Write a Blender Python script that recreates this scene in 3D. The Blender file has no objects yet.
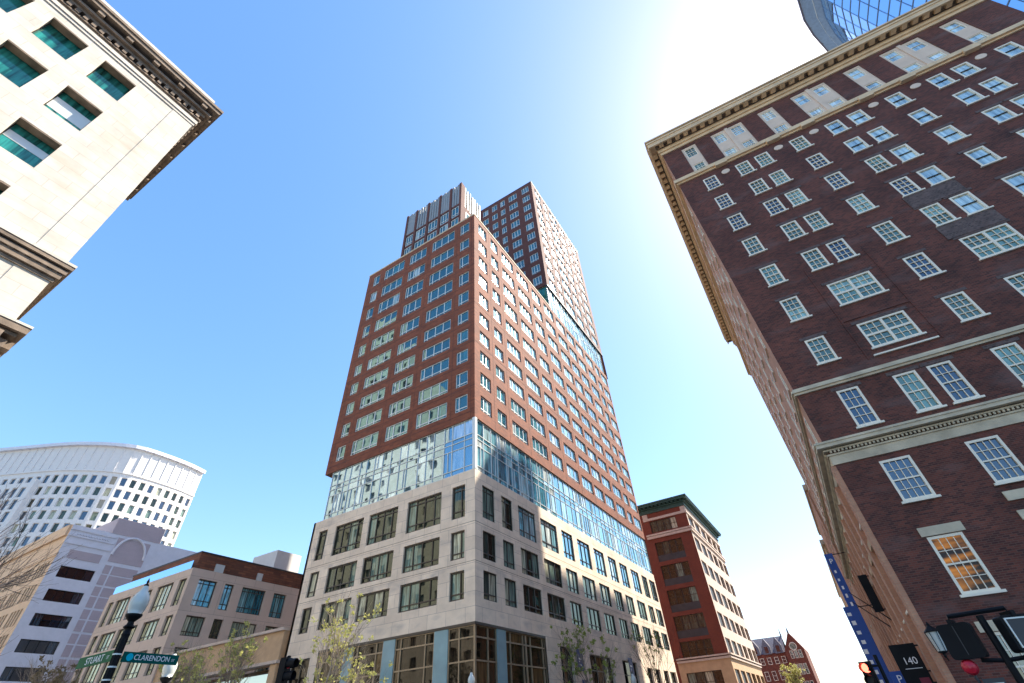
import bpy, math, random
from mathutils import Vector, Matrix
R = math.radians
random.seed(11)
SC = bpy.context.scene
COL = SC.collection

# ------------------------------------------------------------------ camera
CR = Vector((0.84622267, 0.52990938, -0.05570668))      # camera right
CD = Vector((-0.38314413, 0.53250817, -0.75474209))     # camera down
CF = Vector((-0.37028065, 0.66002356, 0.65365216))      # camera forward
CP = Vector((0, 0, 1.7))
cam = bpy.data.cameras.new('camera')
camo = bpy.data.objects.new('camera', cam)
COL.objects.link(camo)
m = Matrix.Identity(4)
for i in range(3):
    m[i][0] = CR[i]; m[i][1] = -CD[i]; m[i][2] = -CF[i]; m[i][3] = CP[i]
camo.matrix_world = m
cam.sensor_width = 36
cam.lens = 15.993
cam.clip_start = 0.1
cam.clip_end = 3000
SC.camera = camo

# ------------------------------------------------------------------ light
SUN_AZ, SUN_EL = 55.0, 48.0
w = bpy.data.worlds.new('World'); SC.world = w; w.use_nodes = True
nt = w.node_tree; nt.nodes.clear()
sky = nt.nodes.new('ShaderNodeTexSky'); sky.sky_type = 'NISHITA'; sky.sun_disc = False
sky.sun_elevation = R(SUN_EL); sky.sun_rotation = R(90 - SUN_AZ)
sky.air_density = 1.0; sky.dust_density = 0.7; sky.ozone_density = 1.2
bg = nt.nodes.new('ShaderNodeBackground'); bg.inputs[1].default_value = 0.14
ou = nt.nodes.new('ShaderNodeOutputWorld')
hs = nt.nodes.new('ShaderNodeHueSaturation'); hs.inputs['Saturation'].default_value = 1.62; hs.inputs['Hue'].default_value = 0.506; hs.inputs['Value'].default_value = 1.62
gm = nt.nodes.new('ShaderNodeGamma'); gm.inputs[1].default_value = 0.62
nt.links.new(sky.outputs[0], gm.inputs[0]); nt.links.new(gm.outputs[0], hs.inputs['Color']); nt.links.new(hs.outputs[0], bg.inputs[0]); nt.links.new(bg.outputs[0], ou.inputs[0])
sl = bpy.data.lights.new('sun', 'SUN'); sl.energy = 4.8; sl.angle = R(0.5); sl.color = (1, 0.91, 0.78)
so = bpy.data.objects.new('sun', sl); COL.objects.link(so)
sd = Vector((math.cos(R(SUN_EL)) * math.cos(R(SUN_AZ)), math.cos(R(SUN_EL)) * math.sin(R(SUN_AZ)), math.sin(R(SUN_EL))))
so.rotation_euler = sd.to_track_quat('Z', 'Y').to_euler()
so.location = sd * 150
vs = SC.view_settings
vs.view_transform = 'Standard'; vs.look = 'None'; vs.gamma = 1; vs.exposure = 1.4; vs.use_curve_mapping = False
SC.cycles.max_bounces = 8; SC.cycles.glossy_bounces = 3; SC.cycles.diffuse_bounces = 5

# ------------------------------------------------------------------ materials
class NT:
    def __init__(s, name):
        s.m = bpy.data.materials.new(name); s.m.use_nodes = True
        s.t = s.m.node_tree; s.t.nodes.clear()
        s.o = s.n('ShaderNodeOutputMaterial')
    def n(s, k, **kw):
        a = s.t.nodes.new(k)
        for x, y in kw.items(): setattr(a, x, y)
        return a
    def l(s, a, b): s.t.links.new(a, b)

def rgba(c): return (c[0], c[1], c[2], 1)

def mat_plain(name, col, rough=0.7, metal=0.0, var=0.15, scale=1.5, streak=0.0, bump=0.0):
    t = NT(name); p = t.n('ShaderNodeBsdfPrincipled')
    tc = t.n('ShaderNodeTexCoord'); nz = t.n('ShaderNodeTexNoise')
    nz.inputs['Scale'].default_value = scale; nz.inputs['Detail'].default_value = 6
    mp = t.n('ShaderNodeMapping'); mp.inputs['Scale'].default_value = (1, 1, 0.25 if streak else 1)
    t.l(tc.outputs['Object'], mp.inputs[0]); t.l(mp.outputs[0], nz.inputs['Vector'])
    r = t.n('ShaderNodeMapRange'); r.inputs[1].default_value = 0.3; r.inputs[2].default_value = 0.7
    r.inputs[3].default_value = 1 - var; r.inputs[4].default_value = 1 + var
    t.l(nz.outputs[0], r.inputs[0])
    mx = t.n('ShaderNodeMix', data_type='RGBA', blend_type='MULTIPLY'); mx.inputs[0].default_value = 1
    mx.inputs[6].default_value = rgba(col); t.l(r.outputs[0], mx.inputs[7])
    t.l(mx.outputs[2], p.inputs['Base Color'])
    p.inputs['Roughness'].default_value = rough; p.inputs['Metallic'].default_value = metal
    if bump:
        b = t.n('ShaderNodeBump'); b.inputs['Strength'].default_value = bump; b.inputs['Distance'].default_value = 0.02
        n2 = t.n('ShaderNodeTexNoise'); n2.inputs['Scale'].default_value = scale * 12; t.l(tc.outputs['Object'], n2.inputs['Vector'])
        t.l(n2.outputs[0], b.inputs['Height']); t.l(b.outputs[0], p.inputs['Normal'])
    t.l(p.outputs[0], t.o.inputs[0]); return t.m

def mat_units(name, c1, c2, mortar, bw, bh, ms, rough=0.85, patch=0.2, patch_scale=0.35, offs=0.5, bump=0.3, stain=None, uneven=0.0):
    """bricks or stone blocks laid out on the metre UVs of the wall"""
    t = NT(name); p = t.n('ShaderNodeBsdfPrincipled')
    uv = t.n('ShaderNodeUVMap'); b = t.n('ShaderNodeTexBrick')
    b.offset = offs
    b.inputs['Scale'].default_value = 1
    b.inputs['Brick Width'].default_value = bw; b.inputs['Row Height'].default_value = bh
    b.inputs['Mortar Size'].default_value = ms; b.inputs['Mortar Smooth'].default_value = 0.2
    b.inputs['Color1'].default_value = rgba(c1); b.inputs['Color2'].default_value = rgba(c2)
    b.inputs['Mortar'].default_value = rgba(mortar)
    t.l(uv.outputs[0], b.inputs['Vector'])
    nz = t.n('ShaderNodeTexNoise'); nz.inputs['Scale'].default_value = patch_scale; nz.inputs['Detail'].default_value = 8
    nz.inputs['Roughness'].default_value = 0.65
    t.l(uv.outputs[0], nz.inputs['Vector'])
    r = t.n('ShaderNodeMapRange'); r.inputs[1].default_value = 0.3; r.inputs[2].default_value = 0.7
    r.inputs[3].default_value = 1 - patch; r.inputs[4].default_value = 1 + patch
    t.l(nz.outputs[0], r.inputs[0])
    mx = t.n('ShaderNodeMix', data_type='RGBA', blend_type='MULTIPLY'); mx.inputs[0].default_value = 1
    t.l(b.outputs['Color'], mx.inputs[6]); t.l(r.outputs[0], mx.inputs[7])
    last = mx.outputs[2]
    if stain:
        n3 = t.n('ShaderNodeTexNoise'); n3.inputs['Scale'].default_value = 0.55; n3.inputs['Detail'].default_value = 5
        mp = t.n('ShaderNodeMapping'); mp.inputs['Scale'].default_value = (0.6, 1.6, 1); mp.inputs['Location'].default_value = (7, 3, 0)
        t.l(uv.outputs[0], mp.inputs[0]); t.l(mp.outputs[0], n3.inputs['Vector'])
        r3 = t.n('ShaderNodeMapRange'); r3.inputs[1].default_value = 0.56; r3.inputs[2].default_value = 0.72
        r3.inputs[3].default_value = 0; r3.inputs[4].default_value = 0.6
        t.l(n3.outputs[0], r3.inputs[0])
        m3 = t.n('ShaderNodeMix', data_type='RGBA'); m3.inputs[7].default_value = rgba(stain)
        t.l(r3.outputs[0], m3.inputs[0]); t.l(last, m3.inputs[6]); last = m3.outputs[2]
    t.l(last, p.inputs['Base Color'])
    p.inputs['Roughness'].default_value = rough
    bp = t.n('ShaderNodeBump'); bp.inputs['Strength'].default_value = bump; bp.inputs['Distance'].default_value = 0.01
    t.l(b.outputs['Fac'], bp.inputs['Height']); bp.invert = True
    t.l(bp.outputs[0], p.inputs['Normal'])
    t.l(p.outputs[0], t.o.inputs[0]); return t.m

def mat_glass(name, tint, refl=0.35, ramp=None, rough=0.02, wob=0.12, wobs=0.55):
    """window glass: mirrors what is opposite over a diffuse tone (dim interior and painted reflection) that differs pane by pane (attribute rnd)"""
    t = NT(name)
    at = t.n('ShaderNodeAttribute', attribute_name='rnd')
    cr = t.n('ShaderNodeValToRGB'); el = cr.color_ramp.elements
    ramp = ramp or [(0, (0.006, 0.01, 0.012)), (0.6, (0.02, 0.035, 0.04)), (0.8, (0.10, 0.13, 0.12)), (0.93, (0.35, 0.36, 0.32))]
    el[0].position, el[0].color = ramp[0][0], rgba(ramp[0][1])
    el[1].position, el[1].color = ramp[1][0], rgba(ramp[1][1])
    for q, c in ramp[2:]:
        e = el.new(q); e.color = rgba(c)
    cr.color_ramp.interpolation = 'CONSTANT'
    t.l(at.outputs['Fac'], cr.inputs[0])
    d = t.n('ShaderNodeBsdfDiffuse')
    uv = t.n('ShaderNodeUVMap'); mp = t.n('ShaderNodeMapping'); mp.inputs['Scale'].default_value = (5.0, 0.35, 1); fo = t.n('ShaderNodeTexNoise'); fo.inputs['Scale'].default_value = 1.0; fo.inputs['Detail'].default_value = 3
    t.l(uv.outputs[0], mp.inputs[0]); t.l(mp.outputs[0], fo.inputs['Vector'])
    fr_ = t.n('ShaderNodeMapRange'); fr_.inputs[1].default_value = .35; fr_.inputs[2].default_value = .65; fr_.inputs[3].default_value = .35; fr_.inputs[4].default_value = 1.8
    t.l(fo.outputs[0], fr_.inputs[0]); fm = t.n('ShaderNodeMix', data_type='RGBA', blend_type='MULTIPLY'); fm.inputs[0].default_value = 1
    t.l(cr.outputs[0], fm.inputs[6]); t.l(fr_.outputs[0], fm.inputs[7]); t.l(fm.outputs[2], d.inputs[0])
    g = t.n('ShaderNodeBsdfGlossy'); g.inputs['Color'].default_value = rgba(tint); g.inputs['Roughness'].default_value = rough
    fr = t.n('ShaderNodeFresnel'); fr.inputs['IOR'].default_value = 1.6
    a = t.n('ShaderNodeMath', operation='ADD', use_clamp=True); a.inputs[1].default_value = refl
    t.l(fr.outputs[0], a.inputs[0])
    if wob:
        tc = t.n('ShaderNodeTexCoord'); nz = t.n('ShaderNodeTexNoise'); nz.inputs['Scale'].default_value = wobs
        nz.inputs['Detail'].default_value = 1
        t.l(tc.outputs['Object'], nz.inputs['Vector'])
        b = t.n('ShaderNodeBump'); b.inputs['Strength'].default_value = wob; b.inputs['Distance'].default_value = 0.05
        t.l(nz.outputs[0], b.inputs['Height']); t.l(b.outputs[0], g.inputs['Normal'])
    mx = t.n('ShaderNodeMixShader'); t.l(a.outputs[0], mx.inputs[0]); t.l(d.outputs[0], mx.inputs[1]); t.l(g.outputs[0], mx.inputs[2])
    t.l(mx.outputs[0], t.o.inputs[0]); return t.m

def mat_emit(name, col, s):
    t = NT(name); e = t.n('ShaderNodeEmission'); e.inputs[0].default_value = rgba(col); e.inputs[1].default_value = s
    t.l(e.outputs[0], t.o.inputs[0]); return t.m

def mat_leaf(name, col):
    t = NT(name); p = t.n('ShaderNodeBsdfPrincipled'); oi = t.n('ShaderNodeAttribute', attribute_name='rnd')
    r = t.n('ShaderNodeMapRange'); r.inputs[3].default_value = 0.55; r.inputs[4].default_value = 1.35
    t.l(oi.outputs['Fac'], r.inputs[0])
    mx = t.n('ShaderNodeMix', data_type='RGBA', blend_type='MULTIPLY'); mx.inputs[0].default_value = 1
    mx.inputs[6].default_value = rgba(col); t.l(r.outputs[0], mx.inputs[7]); t.l(mx.outputs[2], p.inputs['Base Color'])
    p.inputs['Roughness'].default_value = 0.6
    tr = t.n('ShaderNodeBsdfTranslucent'); t.l(mx.outputs[2], tr.inputs[0])
    ms = t.n('ShaderNodeMixShader'); ms.inputs[0].default_value = 0.4
    t.l(p.outputs[0], ms.inputs[1]); t.l(tr.outputs[0], ms.inputs[2]); t.l(ms.outputs[0], t.o.inputs[0]); return t.m

M = {}
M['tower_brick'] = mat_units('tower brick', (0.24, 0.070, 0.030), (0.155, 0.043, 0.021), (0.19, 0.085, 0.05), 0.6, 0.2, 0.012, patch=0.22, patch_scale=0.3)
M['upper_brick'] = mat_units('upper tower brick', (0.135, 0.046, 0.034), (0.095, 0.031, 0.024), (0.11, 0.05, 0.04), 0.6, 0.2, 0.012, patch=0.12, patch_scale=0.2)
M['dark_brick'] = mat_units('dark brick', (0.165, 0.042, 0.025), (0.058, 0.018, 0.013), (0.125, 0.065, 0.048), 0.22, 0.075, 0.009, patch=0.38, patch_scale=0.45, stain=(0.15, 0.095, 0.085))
M['panel_brick'] = mat_units('weathered brick panel', (0.16, 0.10, 0.09), (0.065, 0.04, 0.036), (0.12, 0.09, 0.08), 0.16, 0.1, 0.02, patch=0.3, patch_scale=2)
M['bounce_lit_brick'] = mat_units('bounce lit brick', (0.52, 0.26, 0.15), (0.44, 0.20, 0.12), (0.42, 0.25, 0.16), 0.22, 0.075, 0.009, patch=0.2, patch_scale=0.4)  # sunlight bounced off the tower is painted into this brighter orange
M['red_brick'] = mat_units('red brick', (0.20, 0.042, 0.02), (0.155, 0.033, 0.018), (0.15, 0.05, 0.03), 0.3, 0.1, 0.01, patch=0.15)
M['brown_brick'] = mat_units('brown timber-toned brick', (0.24, 0.085, 0.04), (0.12, 0.045, 0.028), (0.1, 0.05, 0.03), 1.2, 0.3, 0.03, patch=0.3)
M['lime'] = mat_units('limestone blocks', (0.80, 0.655, 0.50), (0.69, 0.56, 0.43), (0.36, 0.29, 0.24), 1.9, 1.05, 0.014, rough=0.8, patch=0.15, patch_scale=0.5, bump=0.2, stain=(0.42, 0.36, 0.31))
M['cream'] = mat_units('cream stone', (0.60, 0.555, 0.49), (0.545, 0.50, 0.43), (0.43, 0.39, 0.33), 1.3, 0.65, 0.012, patch=0.16, patch_scale=0.6, bump=0.15, stain=(0.46, 0.40, 0.30))
M['soffit'] = mat_plain('weathered stone and coffer shade', (0.22, 0.165, 0.12), 0.85, var=0.35, scale=2.2, bump=0.4)
M['cream_trim'] = mat_plain('tan cornice stone', (0.72, 0.52, 0.31), 0.75, var=0.14, scale=1.2, bump=0.2)
M['grey_trim'] = mat_plain('grey buff stone', (0.56, 0.47, 0.33), 0.8, var=0.22, scale=1.3, bump=0.3)
M['pale_stone'] = mat_plain('pale panel stone', (0.74, 0.57, 0.43), 0.75, var=0.08)
M['white'] = mat_plain('white frame paint', (0.86, 0.765, 0.60), 0.45, var=0.05)
M['metal_white'] = mat_plain('pale window metal', (0.62, 0.66, 0.64), 0.35, 0.2, var=0.05)
M['fin_metal'] = mat_plain('pale fin metal', (0.27, 0.28, 0.27), 0.45, 0.2, var=0.08)
M['bronze'] = mat_plain('dark bronze frame', (0.065, 0.055, 0.045), 0.4, 0.5, var=0.1)
M['tan_metal'] = mat_plain('tan bronze mullion', (0.30, 0.23, 0.15), 0.4, 0.4, var=0.1)
M['blue_panel'] = mat_plain('blue glass panel', (0.20, 0.34, 0.37), 0.12, 0.0, var=0.12, scale=0.8)
M['black'] = mat_plain('black metal', (0.008, 0.009, 0.011), 0.5, 0.0, var=0.2)
M['roof'] = mat_plain('roof gravel', (0.12, 0.115, 0.11), 0.95)
M['concrete'] = mat_units('tan precast', (0.60, 0.47, 0.38), (0.575, 0.45, 0.36), (0.25, 0.2, 0.17), 3.0, 3.9, 0.015, patch=0.08, bump=0.1)
M['purple'] = mat_units('mauve panel', (0.47, 0.39, 0.41), (0.45, 0.375, 0.395), (0.5, 0.44, 0.46), 0.9, 0.3, 0.01, patch=0.06, bump=0.1)
M['lilac'] = mat_plain('pale grey precast', (0.68, 0.68, 0.73), 0.8, var=0.05)
M['peach'] = mat_plain('peach stucco', (0.66, 0.47, 0.31), 0.85, var=0.08)
M['white_precast'] = mat_plain('white precast', (0.72, 0.69, 0.66), 0.8, var=0.04)
M['green_copper'] = mat_plain('green copper', (0.03, 0.085, 0.07), 0.55, 0.2, var=0.25)
M['tan_stone'] = mat_plain('tan stone', (0.50, 0.33, 0.19), 0.85, var=0.1)
M['pink_stone'] = mat_plain('pinkish stone', (0.55, 0.44, 0.36), 0.85, var=0.1)
M['charcoal'] = mat_plain('charcoal spandrel', (0.035, 0.036, 0.04), 0.5, var=0.2)
M['slate'] = mat_plain('purple slate', (0.13, 0.12, 0.145), 0.6, var=0.25, scale=3)
M['blue_grey'] = mat_plain('blue grey mullion', (0.16, 0.24, 0.36), 0.5)
M['asphalt'] = mat_plain('asphalt', (0.05, 0.05, 0.052), 0.9, var=0.2, scale=0.8, bump=0.4)
M['paving'] = mat_units('sidewalk concrete', (0.33, 0.31, 0.29), (0.30, 0.285, 0.27), (0.16, 0.15, 0.14), 1.5, 1.5, 0.02, patch=0.12, offs=0.0)
M['ground'] = mat_plain('city ground', (0.16, 0.155, 0.15), 0.95, var=0.2, scale=0.1)
M['paint'] = mat_plain('road paint', (0.75, 0.75, 0.72), 0.6)
M['kerb'] = mat_plain('granite kerb', (0.36, 0.35, 0.34), 0.8)
M['bark'] = mat_plain('bark', (0.27, 0.22, 0.17), 0.9, var=0.3, scale=6)
M['bark_dark'] = mat_plain('dark bark', (0.07, 0.055, 0.05), 0.9, var=0.3, scale=6)
M['bud'] = mat_leaf('pale budding leaves', (0.55, 0.53, 0.17))
M['leaf'] = mat_leaf('fresh green leaves', (0.30, 0.36, 0.07))
M['bush'] = mat_leaf('brown buds', (0.20, 0.16, 0.09))
M['globe'] = mat_plain('frosted lamp globe', (0.55, 0.58, 0.54), 0.15, var=0.06)
M['sign_green'] = mat_plain('green sign face', (0.003, 0.12, 0.045), 0.5, var=0.05)
M['sign_teal'] = mat_plain('teal sign face', (0.0, 0.085, 0.07), 0.5, var=0.05)
M['cyan'] = mat_plain('cyan dot', (0.0, 0.45, 0.6), 0.4, var=0.02)
M['sign_blue'] = mat_plain('blue banner cloth', (0.01, 0.06, 0.30), 0.5, var=0.1)
M['navy'] = mat_plain('navy banner cloth', (0.01, 0.03, 0.14), 0.6, var=0.1)
M['letter'] = mat_plain('white lettering', (0.82, 0.82, 0.82), 0.5, var=0.02)
M['red_dim'] = mat_plain('red plastic', (0.55, 0.015, 0.035), 0.3, var=0.05)
M['maroon'] = mat_plain('maroon print', (0.16, 0.01, 0.03), 0.6)
M['red_lit'] = mat_emit('lit red lens', (1.0, 0.10, 0.06), 3.0)
M['warm_lit'] = mat_emit('warm bulb', (1.0, 0.72, 0.35), 4.0)
for k_ in ('black', 'sign_green', 'sign_teal', 'cyan'):
    for n_ in M[k_].node_tree.nodes:
        if n_.type == 'BSDF_PRINCIPLED': n_.inputs['Specular IOR Level'].default_value = 0.12
M['rail_glass'] = mat_glass('blue railing glass', (0.5, 0.7, 0.9), 0.12, [(0, (0.06, 0.15, 0.26)), (0.5, (0.1, 0.22, 0.34))])
DK = [(0, (0.006, 0.009, 0.012)), (0.55, (0.016, 0.026, 0.03)), (0.8, (0.05, 0.07, 0.07)), (0.94, (0.22, 0.23, 0.2))]
M['glass_tower'] = mat_glass('tower window glass', (0.42, 0.68, 0.66), 0.24, [(0, (0.004, 0.02, 0.03)), (0.6, (0.008, 0.04, 0.055)), (0.86, (0.02, 0.09, 0.11)), (0.96, (0.35, 0.4, 0.38))])
M['glass_band'] = mat_glass('curtain wall glass', (0.60, 0.82, 0.9), 0.45, [(0, (0.01, 0.04, 0.06)), (0.5, (0.03, 0.10, 0.15)), (0.72, (0.22, 0.28, 0.3)), (0.88, (0.5, 0.52, 0.5))], wob=0.16)
M['glass_pale_sky'] = mat_glass('curtain glass with painted sky', (0.6, 0.85, 0.95), 0.28, [(0, (0.05, 0.20, 0.27)), (0.35, (0.16, 0.36, 0.42)), (0.6, (0.34, 0.5, 0.52)), (0.85, (0.55, 0.62, 0.6))], wob=0.15)  # bright sky reflection put into the diffuse tones of these panes
M['glass_turq_sky'] = mat_glass('turquoise glass with painted sky', (0.6, 0.85, 0.95), 0.25, [(0, (0.03, 0.13, 0.17)), (0.35, (0.09, 0.27, 0.32)), (0.7, (0.22, 0.42, 0.45)), (0.9, (0.5, 0.58, 0.55))])  # sky brightness of the right-face windows mixed into the pane colours
M['sash_pale_sky'] = mat_glass('sash glass with painted sky', (0.92, 0.95, 0.88), 0.28, [(0, (0.30, 0.40, 0.42)), (0.45, (0.42, 0.52, 0.50)), (0.8, (0.55, 0.60, 0.55))], wob=0.1)  # sky mirrored by the upper sashes is painted into these pale tones
M['glass_base'] = mat_glass('base window glass', (0.6, 0.66, 0.54), 0.05, [(0, (0.012, 0.016, 0.013)), (0.4, (0.04, 0.055, 0.045)), (0.6, (0.13, 0.19, 0.16)), (0.82, (0.36, 0.36, 0.27))])
M['glass_shop'] = mat_glass('shop glass', (0.5, 0.48, 0.42), 0.03, [(0, (0.012, 0.009, 0.006)), (0.6, (0.03, 0.02, 0.012)), (0.85, (0.09, 0.055, 0.025))])
M['glass_teal'] = mat_glass('teal window glass', (0.35, 0.62, 0.56), 0.08, [(0, (0.02, 0.17, 0.15)), (0.6, (0.018, 0.13, 0.115))], wob=0.1)
M['glass_sash'] = mat_glass('sash window glass', (0.74, 0.86, 0.66), 0.20, [(0, (0.004, 0.009, 0.011)), (0.4, (0.02, 0.05, 0.055)), (0.6, (0.07, 0.15, 0.15)), (0.82, (0.2, 0.32, 0.31))], wob=0.1)
def mat_lit():
    t = NT('lit room glass'); uv = t.n('ShaderNodeUVMap'); wv = t.n('ShaderNodeTexNoise'); mp = t.n('ShaderNodeMapping')
    mp.inputs['Scale'].default_value = (.5, 2.6, 1); t.l(uv.outputs[0], mp.inputs[0]); t.l(mp.outputs[0], wv.inputs['Vector']); wv.inputs['Scale'].default_value = 1.1
    cr = t.n('ShaderNodeValToRGB'); e = cr.color_ramp.elements
    e[0].position = .38; e[0].color = (0.012, 0.006, 0.003, 1); e[1].position = .62; e[1].color = (0.50, 0.19, 0.02, 1)
    t.l(wv.outputs[0], cr.inputs[0]); em = t.n('ShaderNodeEmission'); em.inputs[1].default_value = .38; t.l(cr.outputs[0], em.inputs[0])
    g = t.n('ShaderNodeBsdfGlossy'); g.inputs['Roughness'].default_value = .02; mx = t.n('ShaderNodeMixShader'); mx.inputs[0].default_value = .03
    t.l(em.outputs[0], mx.inputs[1]); t.l(g.outputs[0], mx.inputs[2]); t.l(mx.outputs[0], t.o.inputs[0]); return t.m
M['glass_amber'] = mat_lit()
M['glass_dark'] = mat_glass('dark window glass', (0.6, 0.7, 0.8), 0.15, [(0, (0.004, 0.005, 0.008)), (0.5, (0.01, 0.016, 0.026)), (0.85, (0.03, 0.045, 0.06))])
M['glass_cream_refl'] = mat_glass('glass with painted cream reflection', (0.9, 0.9, 0.72), 0.05, [(0, (0.45, 0.45, 0.29)), (0.35, (0.62, 0.60, 0.42)), (0.75, (0.25, 0.27, 0.18)), (0.9, (0.7, 0.68, 0.5))])  # cream reflections painted as pane colour, with little real mirroring
M['glass_sky'] = mat_glass('sky blue glass', (0.6, 0.8, 1.0), 0.6, [(0, (0.02, 0.08, 0.22)), (0.5, (0.04, 0.14, 0.34)), (0.85, (0.2, 0.4, 0.62))], wob=0.1)

# ------------------------------------------------------------------ geometry helpers
class F:
    """facade frame: u along the wall, w outwards, z up"""
    def __init__(s, o, u, n): s.o = Vector(o); s.u = Vector(u).normalized(); s.n = Vector(n).normalized()
    def p(s, u, w, z): return s.o + s.u * u + s.n * w + Vector((0, 0, z))

class MB:
    def __init__(s): s.v = []; s.f = []; s.uv = []; s.r = []
    def quad(s, pts, uvs=None, rnd=None):
        i = len(s.v); s.v += [tuple(p) for p in pts]; n = len(pts); s.f.append(tuple(range(i, i + n)))
        s.uv += uvs or [(0, 0)] * n; s.r.append(random.random() if rnd is None else rnd)
    def box(s, f, u0, u1, w0, w1, z0, z1):
        P = f.p
        a = [P(u0, w1, z0), P(u1, w1, z0), P(u1, w1, z1), P(u0, w1, z1)]
        b = [P(u0, w0, z0), P(u1, w0, z0), P(u1, w0, z1), P(u0, w0, z1)]
        s.quad(a, [(u0, z0), (u1, z0), (u1, z1), (u0, z1)])
        s.quad([b[1], b[0], b[3], b[2]], [(u1, z0), (u0, z0), (u0, z1), (u1, z1)])
        s.quad([b[0], a[0], a[3], b[3]], [(w0, z0), (w1, z0), (w1, z1), (w0, z1)])
        s.quad([a[1], b[1], b[2], a[2]], [(w1, z0), (w0, z0), (w0, z1), (w1, z1)])
        s.quad([a[3], a[2], b[2], b[3]], [(u0, w1), (u1, w1), (u1, w0), (u0, w0)])
        s.quad([b[0], b[1], a[1], a[0]], [(u0, w0), (u1, w0), (u1, w1), (u0, w1)])
    def facade(s, f, u0, u1, z0, z1, ops, depth=0.25, w=0.0):
        us = sorted({round(x, 3) for x in [u0, u1] + [o[0] for o in ops] + [o[1] for o in ops] if u0 <= x <= u1})
        zs = sorted({round(x, 3) for x in [z0, z1] + [o[2] for o in ops] + [o[3] for o in ops] if z0 <= x <= z1})
        for i in range(len(zs) - 1):
            zc = (zs[i] + zs[i + 1]) / 2
            row = [o for o in ops if o[2] < zc < o[3]]
            run = None
            for j in range(len(us) - 1):
                uc = (us[j] + us[j + 1]) / 2
                hole = any(o[0] < uc < o[1] for o in row)
                if not hole and run is None: run = us[j]
                if run is not None and (hole or j == len(us) - 2):
                    e = us[j] if hole else us[j + 1]
                    s.quad([f.p(run, w, zs[i]), f.p(e, w, zs[i]), f.p(e, w, zs[i + 1]), f.p(run, w, zs[i + 1])],
                           [(run, zs[i]), (e, zs[i]), (e, zs[i + 1]), (run, zs[i + 1])])
                    run = None
        for o in ops:
            a, b, c, d = o[:4]; dp = w - depth
            s.quad([f.p(a, w, c), f.p(a, w, d), f.p(a, dp, d), f.p(a, dp, c)], [(a, c), (a, d), (a + depth, d), (a + depth, c)])
            s.quad([f.p(b, w, c), f.p(b, w, d), f.p(b, dp, d), f.p(b, dp, c)], [(b, c), (b, d), (b + depth, d), (b + depth, c)])
            s.quad([f.p(a, w, d), f.p(b, w, d), f.p(b, dp, d), f.p(a, dp, d)], [(a, d), (b, d), (b, d + depth), (a, d + depth)])
            s.quad([f.p(a, w, c), f.p(b, w, c), f.p(b, dp, c), f.p(a, dp, c)], [(a, c), (b, c), (b, c + depth), (a, c + depth)])
    def pane(s, f, u0, u1, w, z0, z1, tilt=0.004, rnd=None):
        a, b, c, d = [random.uniform(-tilt, tilt) for _ in range(4)]
        q = [f.p(u0, w + a, z0), f.p(u1, w + b, z0), f.p(u1, w + b + c, z1), f.p(u0, w + a + c, z1)]
        t = [(u0, z0), (u1, z0), (u1, z1), (u0, z1)]
        if f.u.cross(Vector((0, 0, 1))).dot(f.n) < 0: q.reverse(); t.reverse()      # glass must face outwards
        s.quad(q, t, rnd)
    def add(s, o):
        i = len(s.v); s.v += o.v; s.f += [tuple(k + i for k in q) for q in o.f]; s.uv += o.uv; s.r += o.r
    def tube(s, pts, rads, seg=6, cap=True):
        rings = []
        for k, p in enumerate(pts):
            p = Vector(p)
            d = (Vector(pts[min(k + 1, len(pts) - 1)]) - Vector(pts[max(k - 1, 0)]))
            if d.length < 1e-6: d = Vector((0, 0, 1))
            d.normalize()
            a = d.cross(Vector((0.31, 0.95, 0.05)));
            if a.length < 1e-3: a = d.cross(Vector((1, 0, 0)))
            a.normalize(); b = d.cross(a)
            i = len(s.v)
            for q in range(seg):
                t = 2 * math.pi * q / seg
                s.v.append(tuple(p + (a * math.cos(t) + b * math.sin(t)) * rads[k]))
            rings.append(i)
        for k in range(len(rings) - 1):
            for q in range(seg):
                a, b = rings[k], rings[k + 1]; q2 = (q + 1) % seg
                s.f.append((a + q, a + q2, b + q2, b + q)); s.uv += [(q, k), (q + 1, k), (q + 1, k + 1), (q, k + 1)]; s.r.append(random.random())
        if cap:
            for rr in (rings[0], rings[-1]):
                s.f.append(tuple(rr + q for q in range(seg))); s.uv += [(0, 0)] * seg; s.r.append(random.random())
    def lathe(s, c, prof, seg=16):
        c = Vector(c); s.tube([c + Vector((0, 0, z + 1e-5 * i)) for i, (r, z) in enumerate(prof)], [max(r, 1e-4) for r, z in prof], seg)
    def poly_prism(s, pts, z0, z1):
        n = len(pts)
        s.quad([(x, y, z1) for x, y in pts], [(x, y) for x, y in pts])
        s.quad([(x, y, z0) for x, y in pts], [(x, y) for x, y in pts])
        d = 0
        for i in range(n):
            a, b = pts[i], pts[(i + 1) % n]; L = math.dist(a, b)
            s.quad([(a[0], a[1], z0), (b[0], b[1], z0), (b[0], b[1], z1), (a[0], a[1], z1)], [(d, z0), (d + L, z0), (d + L, z1), (d, z1)]); d += L
    def build(s, name, mat, parent=None, smooth=False):
        me = bpy.data.meshes.new(name); me.from_pydata(s.v, [], s.f)
        u = me.uv_layers.new(name='UVMap')
        flat = [c for q in s.uv for c in q]; u.data.foreach_set('uv', flat)
        at = me.attributes.new('rnd', 'FLOAT', 'FACE'); at.data.foreach_set('value', s.r)
        me.materials.append(M[mat] if isinstance(mat, str) else mat)
        if smooth: me.polygons.foreach_set('use_smooth', [True] * len(me.polygons))
        me.update()
        o = bpy.data.objects.new(name, me); COL.objects.link(o)
        if parent:
            o.parent = parent; o.matrix_parent_inverse = inv(parent)
        return o

def inv(p):
    # meshes are modelled in world metres, only top-level objects carry a transform
    return p.matrix_basis.inverted() if p.parent is None else Matrix.Identity(4)

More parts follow.
